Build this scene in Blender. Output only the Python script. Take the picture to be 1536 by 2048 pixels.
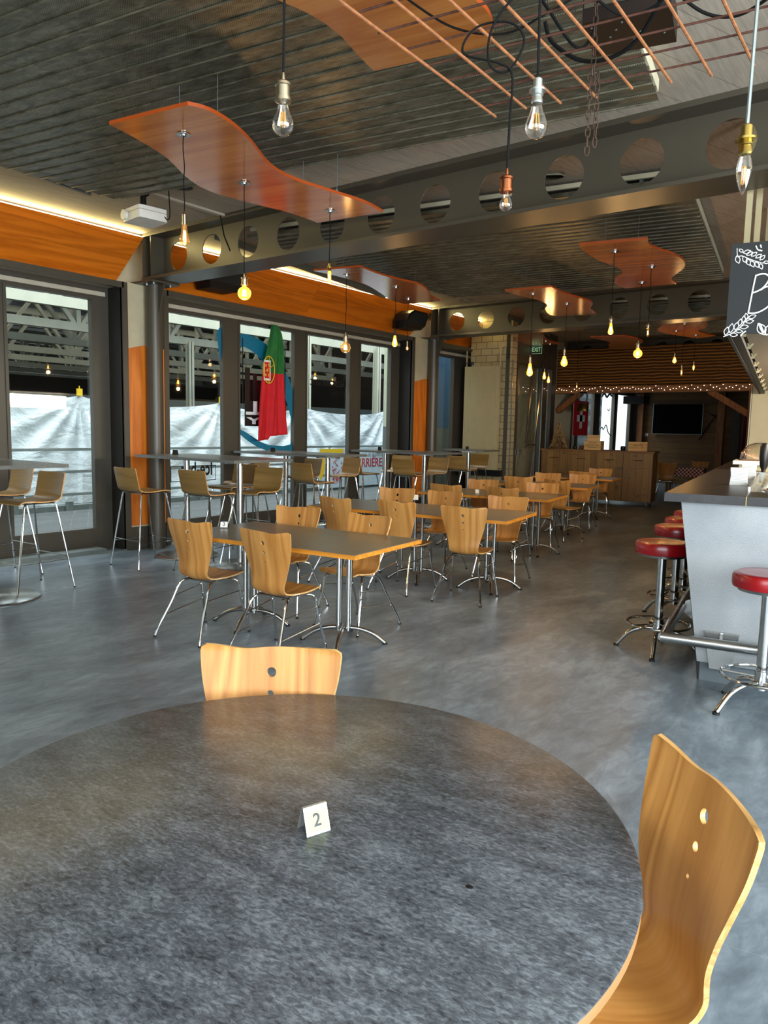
import bpy, bmesh, math, random
from mathutils import Vector, Matrix
PI = math.pi
rnd = random.Random(7)
for o in list(bpy.data.objects): bpy.data.objects.remove(o)
SC = bpy.context.scene
COL = SC.collection

# ------------------------------------------------------------------ camera
YAW, PITCH, ROLL, FPX, CAMH = math.radians(37.5898), math.radians(6.4635), math.radians(-1.1715), 1474.3, 1.58
fw = Vector((-math.sin(YAW)*math.cos(PITCH), math.cos(YAW)*math.cos(PITCH), -math.sin(PITCH)))
r0 = Vector((math.cos(YAW), math.sin(YAW), 0)); d0 = fw.cross(r0)
cr, sr = math.cos(ROLL), math.sin(ROLL)
right = cr*r0 + sr*d0; down = -sr*r0 + cr*d0
cam_d = bpy.data.cameras.new('camera'); cam = bpy.data.objects.new('camera', cam_d); COL.objects.link(cam)
m = Matrix.Identity(4)
for i in range(3):
    m[i][0] = right[i]; m[i][1] = -down[i]; m[i][2] = -fw[i]
m[2][3] = CAMH
cam.matrix_world = m
cam_d.sensor_fit = 'VERTICAL'; cam_d.sensor_height = 36; cam_d.lens = FPX/2048*36
cam_d.clip_start = .05; cam_d.clip_end = 200
SC.camera = cam

# ------------------------------------------------------------------ world, daylight, exposure
SC.view_settings.view_transform = 'Standard'; SC.view_settings.look = 'None'
SC.view_settings.gamma = 1; SC.view_settings.use_curve_mapping = False
SC.view_settings.exposure = 0.76
wd = bpy.data.worlds.new('sky'); SC.world = wd; wd.use_nodes = True
bg = wd.node_tree.nodes['Background']; bg.inputs[0].default_value = (.80, .90, 1.0, 1); bg.inputs[1].default_value = 1.3
CB8, SB8 = math.cos(math.radians(9.4267)), math.sin(math.radians(9.4267))
def area(name, loc, target, sx, sy, power, color=(1, 1, 1)):
    l = bpy.data.lights.new(name, 'AREA'); l.shape = 'RECTANGLE'; l.size = sx; l.size_y = sy; l.energy = power; l.color = color
    o = bpy.data.objects.new(name, l); COL.objects.link(o); o.location = loc
    o.rotation_euler = (Vector(target)-Vector(loc)).to_track_quat('-Z', 'Y').to_euler()
    return o
area('hall_lamps', (-26, 10, 6.2), (-26, 10.001, 0), 8, 40, 520, (1, .97, .88)).rotation_euler = (0, 0, 0)
area('daylight_strip', (-11.0, 9.5, 7.5), (-11.8, 9.5, 0), 3.5, 26, 1450, (.93, .97, 1)).rotation_euler = (0, 0, 0)       # open sky between the building and the hall
area('front_window_daylight', (.6, -2.3, 2.1), (-2.2, 3, .4), 6.0, 2.4, 130, (.84, .93, 1))   # glazed front behind the viewer
area('side_window_daylight', (4.2, 1.3, 1.9), (-1.5, 2.4, 1.5), 5.0, 2.6, 500, (.84, .93, 1))
area('barroom_left_window_daylight', (-9.2, 21, 2.0), (-6, 21, 1.2), 4, 1.8, 14, (.9, .95, 1))
_w = (CB8*1.5-SB8*8.0, SB8*1.5+CB8*8.0)
area('bar_fill_light', (_w[0], _w[1], 2.05), (_w[0]-2, _w[1]+.3, 1.9), 3.0, .3, 90, (1, .88, .7))  # added fill out of view, no fixture; brightens mesh shelf and bar interior
SC.cycles.max_bounces = 6; SC.cycles.diffuse_bounces = 3; SC.cycles.glossy_bounces = 3; SC.cycles.transmission_bounces = 4; SC.cycles.transparent_max_bounces = 14
SC.cycles.caustics_reflective = False; SC.cycles.caustics_refractive = False
SC.cycles.sample_clamp_indirect = 4; SC.cycles.use_denoising = True

# ------------------------------------------------------------------ frames
# world X runs across the room (beams), Y along the window wall; tables and counter stand turned by BY
BY = math.radians(9.4267); CB, SB = math.cos(BY), math.sin(BY)
def W(u, v): return (CB*u - SB*v, SB*u + CB*v)

# ------------------------------------------------------------------ materials
def hexc(h, a=1):
    h = h.lstrip('#'); c = [int(h[i:i+2], 16)/255 for i in (0, 2, 4)]
    return tuple([x/12.92 if x <= .04045 else ((x+.055)/1.055)**2.4 for x in c]+[a])
class NT:
    def __init__(s, name):
        s.m = bpy.data.materials.new(name); s.m.use_nodes = True; s.t = s.m.node_tree; s.b = s.t.nodes['Principled BSDF']; s.out = s.t.nodes['Material Output']
    def n(s, typ, **kw):
        x = s.t.nodes.new(typ)
        for k, v in kw.items(): setattr(x, k, v)
        return x
    def l(s, a, b): s.t.links.new(a, b)
    def coord(s, kind='Object', scale=(1, 1, 1), rot=(0, 0, 0)):
        c = s.n('ShaderNodeTexCoord'); mp = s.n('ShaderNodeMapping'); mp.inputs['Scale'].default_value = scale; mp.inputs['Rotation'].default_value = rot
        s.l(c.outputs[kind], mp.inputs[0]); return mp.outputs[0]
    def noise(s, vec, scale=5, detail=4, rough=.5, dist=0):
        x = s.n('ShaderNodeTexNoise'); x.inputs['Scale'].default_value = scale; x.inputs['Detail'].default_value = detail
        x.inputs['Roughness'].default_value = rough; x.inputs['Distortion'].default_value = dist; s.l(vec, x.inputs['Vector']); return x.outputs['Fac']
    def ramp(s, fac, stops):
        x = s.n('ShaderNodeValToRGB'); e = x.color_ramp.elements
        while len(e) < len(stops): e.new(.5)
        for el, (p, c) in zip(e, stops): el.position = p; el.color = c
        s.l(fac, x.inputs[0]); return x.outputs[0]
    def math(s, op, a, b=None, c=None):
        x = s.n('ShaderNodeMath', operation=op)
        for i, v in enumerate((a, b, c)):
            if v is None: continue
            if isinstance(v, (int, float)): x.inputs[i].default_value = v
            else: s.l(v, x.inputs[i])
        return x.outputs[0]
    def mix(s, fac, a, b, blend='MIX'):
        x = s.n('ShaderNodeMix', data_type='RGBA', blend_type=blend)
        for sock, v in ((x.inputs[0], fac), (x.inputs[6], a), (x.inputs[7], b)):
            if isinstance(v, (int, float, tuple)): sock.default_value = v
            else: s.l(v, sock)
        return x.outputs[2]
    def bump(s, h, strength=.2, dist=.01):
        x = s.n('ShaderNodeBump'); x.inputs['Strength'].default_value = strength; x.inputs['Distance'].default_value = dist
        s.l(h, x.inputs['Height']); s.l(x.outputs[0], s.b.inputs['Normal'])
    def set(s, **kw):
        for k, v in kw.items():
            i = s.b.inputs[k.replace('_', ' ')]
            if isinstance(v, (int, float, tuple)): i.default_value = v
            else: s.l(v, i)
        return s.m
def plain(name, col, rough=.5, metal=0, var=.06, scale=8, **kw):
    t = NT(name); c = hexc(col); f = t.noise(t.coord(), scale, 3)
    a = tuple(min(1, x*(1+var)) for x in c[:3])+(1,); b = tuple(x*(1-var) for x in c[:3])+(1,)
    t.set(Base_Color=t.ramp(f, [(.3, b), (.7, a)]), Roughness=rough, Metallic=metal)
    for k, v in kw.items(): t.set(**{k: v})
    return t.m
def wood(name, dark, light, axis='Y', kind='Object', rough=.4, scale=1, vary=.12, rings=1.0, coat=0):
    t = NT(name); sc = {'X': (.6, 9, 9), 'Y': (9, .6, 9), 'Z': (9, 9, .6)}[axis]
    vec = t.coord(kind, tuple(x*scale for x in sc))
    oi = t.n('ShaderNodeObjectInfo'); add = t.n('ShaderNodeVectorMath', operation='ADD'); cx = t.n('ShaderNodeCombineXYZ')
    rr = t.math('MULTIPLY', oi.outputs['Random'], 37.0); t.l(rr, cx.inputs[0]); t.l(rr, cx.inputs[1]); t.l(rr, cx.inputs[2])
    t.l(vec, add.inputs[0]); t.l(cx.outputs[0], add.inputs[1])
    big = t.noise(add.outputs[0], .55, 2, .5, .6)
    bands = t.math('FRACT', t.math('MULTIPLY', big, 9*rings)); bands = t.math('ABSOLUTE', t.math('SUBTRACT', bands, .5))
    fine = t.noise(add.outputs[0], 9, 4, .65)
    f = t.math('ADD', t.math('MULTIPLY', bands, .75), t.math('MULTIPLY', fine, .55))
    col = t.ramp(f, [(.2, hexc(dark)), (.62, hexc(light))])
    hv = t.n('ShaderNodeHueSaturation'); t.l(col, hv.inputs['Color'])
    t.l(t.math('ADD', t.math('MULTIPLY', oi.outputs['Random'], vary*2), 1-vary), hv.inputs['Value'])
    t.bump(fine, .06, .004)
    t.set(Base_Color=hv.outputs[0], Roughness=rough, Coat_Weight=coat, Coat_Roughness=.15)
    return t.m
def glass(name, tint=(1, 1, 1, 1), refl=.9, emis=None, es=0, base=.03, pw=2.2):
    t = NT(name); nt = t.t; nt.nodes.remove(t.b)
    tr = t.n('ShaderNodeBsdfTransparent'); tr.inputs[0].default_value = tint
    gl = t.n('ShaderNodeBsdfGlossy'); gl.inputs['Roughness'].default_value = .02; gl.inputs[0].default_value = (1, 1, 1, 1)
    lw = t.n('ShaderNodeLayerWeight'); lw.inputs[0].default_value = .5
    fr = t.math('ADD', t.math('MULTIPLY', t.math('POWER', lw.outputs['Facing'], pw), .96), .04)
    mx = t.n('ShaderNodeMixShader'); t.l(t.math('ADD', t.math('MULTIPLY', fr, refl), base), mx.inputs[0]); t.l(tr.outputs[0], mx.inputs[1]); t.l(gl.outputs[0], mx.inputs[2])
    o = mx.outputs[0]
    if emis:
        em = t.n('ShaderNodeEmission'); em.inputs[0].default_value = emis; em.inputs[1].default_value = es
        ad = t.n('ShaderNodeAddShader'); t.l(o, ad.inputs[0]); t.l(em.outputs[0], ad.inputs[1]); o = ad.outputs[0]
    t.l(o, t.out.inputs[0]); return t.m
def emit(name, col, s):
    t = NT(name); t.set(Base_Color=col, Emission_Color=col, Emission_Strength=s); return t.m

M = {}
def floor_mat():
    t = NT('floor_vinyl'); v = t.coord('Object', rot=(0, 0, -BY))
    st = t.coord('Object', (1, .45, 1), rot=(0, 0, -BY-.3))
    a = t.noise(st, 2.2, 6, .62, .5); b = t.noise(st, 14, 5, .7, .8)
    f = t.math('ADD', t.math('MULTIPLY', a, .6), t.math('MULTIPLY', b, .4))
    col = t.ramp(f, [(.34, hexc('515c64')), (.5, hexc('727f88')), (.66, hexc('96a4ae'))])
    # pale scuff marks
    sc = t.noise(t.coord('Object', (1, 1.6, 1)), 26, 3, .6, 1.6); rg = t.noise(v, 1.3, 2)
    sm = t.math('MULTIPLY', t.math('GREATER_THAN', sc, .70), t.math('GREATER_THAN', rg, .54))
    col = t.mix(t.math('MULTIPLY', sm, .35), col, hexc('c3c7c8'))
    # tile seams, 1.0 m by 0.5 m
    sp = t.n('ShaderNodeSeparateXYZ'); t.l(v, sp.inputs[0])
    def seam(o, per, w): return t.math('LESS_THAN', t.math('ABSOLUTE', t.math('SUBTRACT', t.math('FRACT', t.math('DIVIDE', t.math('ADD', o, 50.3), per)), .5)), w/per)
    s = t.math('MAXIMUM', seam(sp.outputs[0], .62, .0016), seam(sp.outputs[1], 1.24, .0016))
    col = t.mix(t.math('MULTIPLY', s, .30), col, hexc('9aa0a3'))
    t.bump(b, .08, .003)
    return t.set(Base_Color=col, Roughness=t.math('ADD', t.math('MULTIPLY', a, .22), .24), Specular_IOR_Level=.55)
M['floor'] = floor_mat()
def concrete_mat():
    t = NT('ceiling_concrete'); v = t.coord()
    a = t.noise(v, .9, 4, .6); b = t.noise(t.coord('Object', (6, .5, 1), rot=(0, 0, -.5)), 6, 4, .7)
    f = t.math('ADD', t.math('MULTIPLY', a, .5), t.math('MULTIPLY', b, .5))
    col = t.ramp(f, [(.3, hexc('988b7b')), (.55, hexc('b8aa97')), (.75, hexc('cdc0ae'))])
    sp = t.n('ShaderNodeSeparateXYZ'); t.l(t.coord('Object', rot=(0, 0, .35)), sp.inputs[0])
    ln = t.math('LESS_THAN', t.math('FRACT', t.math('MULTIPLY', sp.outputs[0], 2.9)), .025)
    col = t.mix(t.math('MULTIPLY', ln, .4), col, hexc('57493e'))
    t.bump(b, .15, .01)
    return t.set(Base_Color=col, Roughness=.75)
M['concrete'] = concrete_mat()
def perf_mat():
    t = NT('perforated_steel'); v = t.coord()
    vo = t.n('ShaderNodeTexVoronoi'); vo.inputs['Scale'].default_value = 110; vo.inputs['Randomness'].default_value = 0
    t.l(t.coord('Object', rot=(0, 0, PI/4)), vo.inputs['Vector'])
    hole = t.math('LESS_THAN', vo.outputs['Distance'], .34)
    n1 = t.noise(t.coord('Object', (2.2, 6, 1)), 2.4, 3, .6, .8)
    base = t.ramp(n1, [(.35, hexc('6a6552')), (.65, hexc('979079'))])
    lining = t.ramp(t.noise(t.coord('Object', (3, 12, 1)), 3, 3, .6, 1), [(.45, hexc('1b1c18')), (.7, hexc('8e9084'))])
    return t.set(Base_Color=t.mix(hole, base, lining), Roughness=.42, Metallic=.55)
M['perf'] = perf_mat()
M['lining'] = plain('mineral_wool_edge', 'd9cfae', .9)
M['paint'] = plain('beam_paint', '4b4539', .38, .1, .05, 2)
M['frame'] = plain('window_frame_paint', '4a453b', .4, .1, .04)
M['frame_dark'] = plain('dark_reveal', '1b1712', .5)
M['cream'] = plain('cream_plaster', 'bfb495', .7)
M['orange'] = wood('orange_veneer', 'b45a0c', 'd8761a', 'Y', rough=.32, scale=1.0, vary=.03, rings=.6)
M['orange_v'] = wood('orange_veneer_upright', 'b85c14', 'd97a28', 'Z', rough=.35, vary=.03, rings=.6)
M['fin'] = wood('cherry_veneer', 'b0602a', 'cb8040', 'X', rough=.14, vary=.03, rings=.4, coat=.6)
M['fin_edge'] = plain('fin_edge_veneer', 'b04a14', .45)
M['ply'] = wood('beech_plywood', 'a66c2e', 'cb924d', 'Y', 'UV', .42, .6, .05, 1.0, .04)
M['ply_edge'] = wood('plywood_edge', 'b08246', 'd2a669', 'X', rough=.4, scale=2)
M['oak'] = wood('dark_oak_veneer', '7d5e2c', '9a7740', 'X', 'UV', .34, .8, .05, .35)
M['oak_edge'] = wood('oak_edge', 'b07a40', 'd8a468', 'X', rough=.5, scale=2)
def slate(name, a, b, c, rough, big=9):
    t = NT(name); v = t.coord('Object', (1, 2.1, 1), rot=(0, 0, .45))
    n1 = t.noise(v, big*3, 5, .68, .6); n2 = t.noise(v, big*.5, 3, .5)
    f = t.math('ADD', t.math('MULTIPLY', n1, .7), t.math('MULTIPLY', n2, .3))
    col = t.ramp(f, [(.36, hexc(a)), (.5, hexc(b)), (.64, hexc(c))])
    t.bump(n1, .05, .002)
    return t.set(Base_Color=col, Roughness=rough)
M['slate'] = slate('slate_laminate', '2b2e32', '4c5156', '70767b', .30, 22)
M['grey_top'] = slate('grey_laminate', '5c5951', '66635b', '706d64', .3)
M['bar_top'] = slate('dark_counter_laminate', '1c1a19', '262321', '322e2a', .34)
M['dark_top'] = slate('high_table_laminate', '5a5b57', '646560', '70716b', .3)
M['edge'] = wood('table_edge_wood', 'b9701a', 'd98f30', 'X', rough=.45)
M['edge_tan'] = plain('tan_table_rim', '8f6638', .5)
M['chrome'] = plain('chrome', 'd2d4d4', .09, 1, .02)
M['steel'] = plain('brushed_steel', 'b4b5b2', .26, 1, .05, 30)
M['black'] = plain('black_plastic', '0e0e0f', .4)
M['cord'] = plain('black_textile_cord', '0b0a09', .85, 0, .06, 8, Specular_IOR_Level=.2)
M['red'] = plain('red_vinyl', '960d16', .26, 0, .04, 6, Coat_Weight=.4, Coat_Roughness=.15)
M['brass'] = plain('aged_brass', 'b39a54', .25, 1)
M['nickel'] = plain('satin_nickel', 'c9bda4', .25, 1)
M['copper'] = plain('copper', 'b8714c', .22, 1)
M['zinc'] = plain('zinc_socket', 'c3c8c2', .3, .9)
M['rust'] = plain('rusty_rebar', 'a3683f', .75, .1, .25, 40); M['rust_dark'] = plain('dark_rusty_rebar', '5a3628', .8, .1, .3, 40)
M['rust2'] = plain('rusty_chain', '4e3a2e', .7, .5, .3, 60)
M['white'] = plain('white_plastic', 'e4e0d4', .4)
M['paper'] = plain('white_paper', 'f2f0ea', .8)
M['rubber'] = plain('rubber_foot', '121212', .7)
M['bulb'] = glass('clear_bulb_glass', (1, .985, .95, 1), 1.0, base=.04)
M['bulb_amber'] = glass('amber_bulb_glass', (1, .80, .48, 1), .9, (1, .45, .10, 1), .10)
M['bulb_hot'] = glass('glowing_bulb_glass', (1, .72, .30, 1), .9, (1, .42, .06, 1), .9)
M['filament_off'] = plain('filament', 'e0922c', .5)
M['filament'] = emit('glowing_filament', (1, .62, .22, 1), 45)
M['filament_dim'] = emit('warm_filament', (1, .6, .2, 1), 14)
M['glass'] = glass('window_glass', (.93, .97, .96, 1), .85, base=.0, pw=5)
M['led'] = emit('led_strip', (1, .92, .70, 1), 4)
M['fairy'] = emit('fairy_bulb', (1, .72, .6, 1), 7)
M['spot_on'] = emit('lamp_face', (1, .92, .8, 1), 12)
def brick_mat(name, c1, c2, mortar, w, h, rot=0):
    t = NT(name); c = t.n('ShaderNodeTexCoord'); mp = t.n('ShaderNodeMapping'); t.l(c.outputs['Object'], mp.inputs[0]); mp.inputs['Rotation'].default_value = (PI/2, 0, rot)
    b = t.n('ShaderNodeTexBrick'); t.l(mp.outputs[0], b.inputs['Vector']); b.inputs['Scale'].default_value = 1
    b.inputs['Color1'].default_value = hexc(c1); b.inputs['Color2'].default_value = hexc(c2); b.inputs['Mortar'].default_value = hexc(mortar)
    b.inputs['Mortar Size'].default_value = .006; b.inputs['Brick Width'].default_value = w; b.inputs['Row Height'].default_value = h
    n = t.noise(t.coord(), 30, 4); col = t.mix(.25, b.outputs['Color'], t.ramp(n, [(.3, (.3, .3, .3, 1)), (.7, (.9, .9, .9, 1))]), 'MULTIPLY')
    return t.set(Base_Color=col, Roughness=.85)
M['brick'] = brick_mat('limestone_block', 'ac9c74', 'b6a780', '5f5138', .25, .135)
M['brick_out'] = brick_mat('white_painted_block', '5f6568', '6c7274', '44494b', .4, .2)
M['panel_cream'] = plain('cream_radiator_enamel', 'b9ab83', .4, 0, .03)
def plank_mat(name, dark, light, per, axis='Z', rough=.6, along='X'):
    t = NT(name); c = t.coord(); sp = t.n('ShaderNodeSeparateXYZ'); t.l(c, sp.inputs[0])
    o = sp.outputs['XYZ'.index(axis)]; k = t.math('DIVIDE', t.math('ADD', o, 40.0), per)
    gap = t.math('LESS_THAN', t.math('FRACT', k), .045)
    wn = t.n('ShaderNodeTexWhiteNoise', noise_dimensions='1D'); t.l(t.math('FLOOR', k), wn.inputs['W'])
    sc = {'X': (1.2, 8, 14), 'Z': (12, 12, 1.2), 'Y': (12, 1.2, 12)}[along]
    n = t.noise(t.coord('Object', sc), 3, 5, .65, 1.2)
    f = t.math('ADD', t.math('MULTIPLY', n, .7), t.math('MULTIPLY', wn.outputs[0], .3))
    kn = t.noise(c, 7, 2); 
    col = t.ramp(f, [(.25, hexc(dark)), (.75, hexc(light))])
    col = t.mix(t.math('MULTIPLY', t.math('GREATER_THAN', kn, .68), .45), col, hexc('2c1a0c'))
    col = t.mix(t.math('MULTIPLY', gap, .8), col, hexc('140c06'))
    t.bump(n, .2, .01)
    return t.set(Base_Color=col, Roughness=rough)
M['plank'] = plank_mat('old_plank_wall', '4d3416', '7a5628', .17)
M['fascia'] = plank_mat('weathered_fascia_board', '6a4217', 'a06a2a', 5.0)
def fascia_mat():
    t = NT('wavy_brown_board'); w_ = t.n('ShaderNodeTexWave', bands_direction='Z'); t.l(t.coord('Object', (.55, 1, 1)), w_.inputs['Vector'])
    w_.inputs['Scale'].default_value = 4.6; w_.inputs['Distortion'].default_value = 3.0; w_.inputs['Detail'].default_value = 2; w_.inputs['Detail Scale'].default_value = 1.2
    n = t.noise(t.coord('Object', (1.5, 8, 14)), 3, 4, .6, 1); f = t.math('ADD', t.math('MULTIPLY', w_.outputs['Fac'], .7), t.math('MULTIPLY', n, .3))
    t.bump(w_.outputs['Fac'], .9, .03)
    return t.set(Base_Color=t.ramp(f, [(.2, hexc('3a2109')), (.5, hexc('7a4c1b')), (.85, hexc('a06a2a'))]), Roughness=.5)
M['fascia'] = fascia_mat()
M['cab'] = plank_mat('knotty_spruce', '70501f', '98733a', .14, 'X', .45, 'Z')
M['beamwood'] = wood('timber_beam', '5c3a18', '8c6030', 'X', rough=.6)
M['postwood'] = wood('timber_post', '6a3c1a', '9a5f2c', 'Z', rough=.6)
M['box_wood'] = wood('wine_crate_pine', 'b48a4c', 'd8b070', 'X', rough=.6, vary=.03, rings=.4)
def tarp_mat():
    t = NT('white_tarpaulin'); v = t.coord()
    n = t.noise(v, 45, 3, .7); n2 = t.noise(t.coord('Object', (1, .8, 1.6), rot=(.5, 0, 0)), 1.8, 4, .55, .5)
    t.bump(n2, .5, .12)
    return t.set(Base_Color=t.ramp(n, [(.3, hexc('c6ced2')), (.7, hexc('dde4e6'))]), Roughness=.8)
M['tarp'] = tarp_mat()
M['truss'] = plain('truss_white_paint', 'aaa997', .6, 0, .06, 3)
M['roof_dark'] = plank_mat('dark_roof_sheet', '15120f', '221e1a', .35, 'Y')
M['wall_dark'] = plain('dark_red_boarding', '120d0a', .8, 0, .3, 1)
M['deck'] = plank_mat('grey_deck_boards', '3c3e3e', '535656', .14, 'X', .8, 'Y')
M['galv'] = plain('galvanised_rail', '8b9492', .4, .6)
M['outgrey'] = plain('dark_grey_render', '555a56', .8)
M['outcream'] = plain('pale_render', 'a4a893', .8)
M['outblue'] = plain('blue_render', '1f4a6b', .7)
def wedge(name, col, col2, scale): 
    t = NT(name); n = t.noise(t.coord(), scale, 3, .6, .4); t.bump(n, .3, .004)
    return t.set(Base_Color=t.ramp(n, [(.35, hexc(col)), (.65, hexc(col2))]), Roughness=.45, Metallic=.35)
M['hammer'] = (lambda: (lambda t: (t.bump(t.noise(t.coord('Object', (1, 1, 2.0)), 190, 0), .4, .002), t.set(Base_Color=t.ramp(t.noise(t.coord(), 2.2, 4), [(.3, hexc('83888a')), (.7, hexc('9da0a0'))]), Roughness=.42, Metallic=.45))[1])(NT('textured_aluminium')))()
M['kick'] = plain('grey_plinth', '5d666a', .5)
M['blackwood'] = plain('black_laminate', '15120f', .4)
M['board'] = plain('chalkboard', '1a1d1d', .7)
M['chalk'] = plain('chalk_paint', 'f3f3ee', .8)
M['mesh_steel'] = plain('perforated_shelf_steel', 'b0a08c', .4, .2, .1, 60)
M['teal'] = plain('teal_film', '0d6f8e', .5)
M['film_black'] = plain('black_film', '0c0c0d', .5)
M['film_white'] = plain('white_film', 'e6ecec', .6)
M['green_cloth'] = plain('flag_green', '1f6a2a', .8, 0, .15, 6)
M['red_cloth'] = plain('flag_red', 'c4101c', .8, 0, .08, 6)
M['yellow_cloth'] = plain('flag_yellow', 'd9b32a', .8)
M['white_cloth'] = plain('flag_white', 'e8e8e8', .8)
M['yellow'] = plain('yellow_plastic', 'd9b21f', .5)
M['cable_trunk'] = plain('cream_cable_trunking', 'b9b09c', .5)
M['tag'] = plain('number_stand_steel', 'c7c8c0', .35, .7)
M['taglabel'] = plain('number_label', 'aeb277', .6)
M['ink'] = plain('grey_print', '303137', .6)
M['inkdark'] = plain('brown_print', '4a3118', .7)
M['green_sign'] = plain('exit_sign_face', '16301e', .5)
M['exit_text'] = emit('exit_sign_letters', hexc('9fd0a0'), .25)
M['tv'] = plain('screen_black', '020202', .6, 0, .06, 8, Specular_IOR_Level=.05)
M['twig'] = plain('dried_twigs', 'a08658', .8, 0, .3, 60)
M['bell'] = plain('bell_bronze', '5c4a20', .35, .9)
def gingham():
    t = NT('red_check_cloth'); c = t.n('ShaderNodeTexChecker'); c.inputs['Scale'].default_value = 22
    c.inputs[1].default_value = hexc('8f1a20'); c.inputs[2].default_value = hexc('d8cfc8'); t.l(t.coord(), c.inputs[0])
    return t.set(Base_Color=c.outputs[0], Roughness=.9)
M['check'] = gingham()
M['curtain'] = (lambda t: t.set(Base_Color=t.ramp(t.math('FRACT', t.math('MULTIPLY', (lambda s: (t.l(t.coord(), s.inputs[0]), s.outputs[0])[1])(t.n('ShaderNodeSeparateXYZ')), 22)), [(.4, hexc('3d1512')), (.5, hexc('6e4a40'))]), Roughness=.9))(NT('striped_curtain'))
M['grey_board'] = plain('banner_grey', 'b9c8cf', .6)
M['red_print'] = plain('red_print', 'a81c30', .6)
M['grey_print'] = plain('light_grey_print', '8d9499', .6)
M['dark_plate'] = plain('dark_metal_plate', '2a211d', .45, .6)

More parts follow.
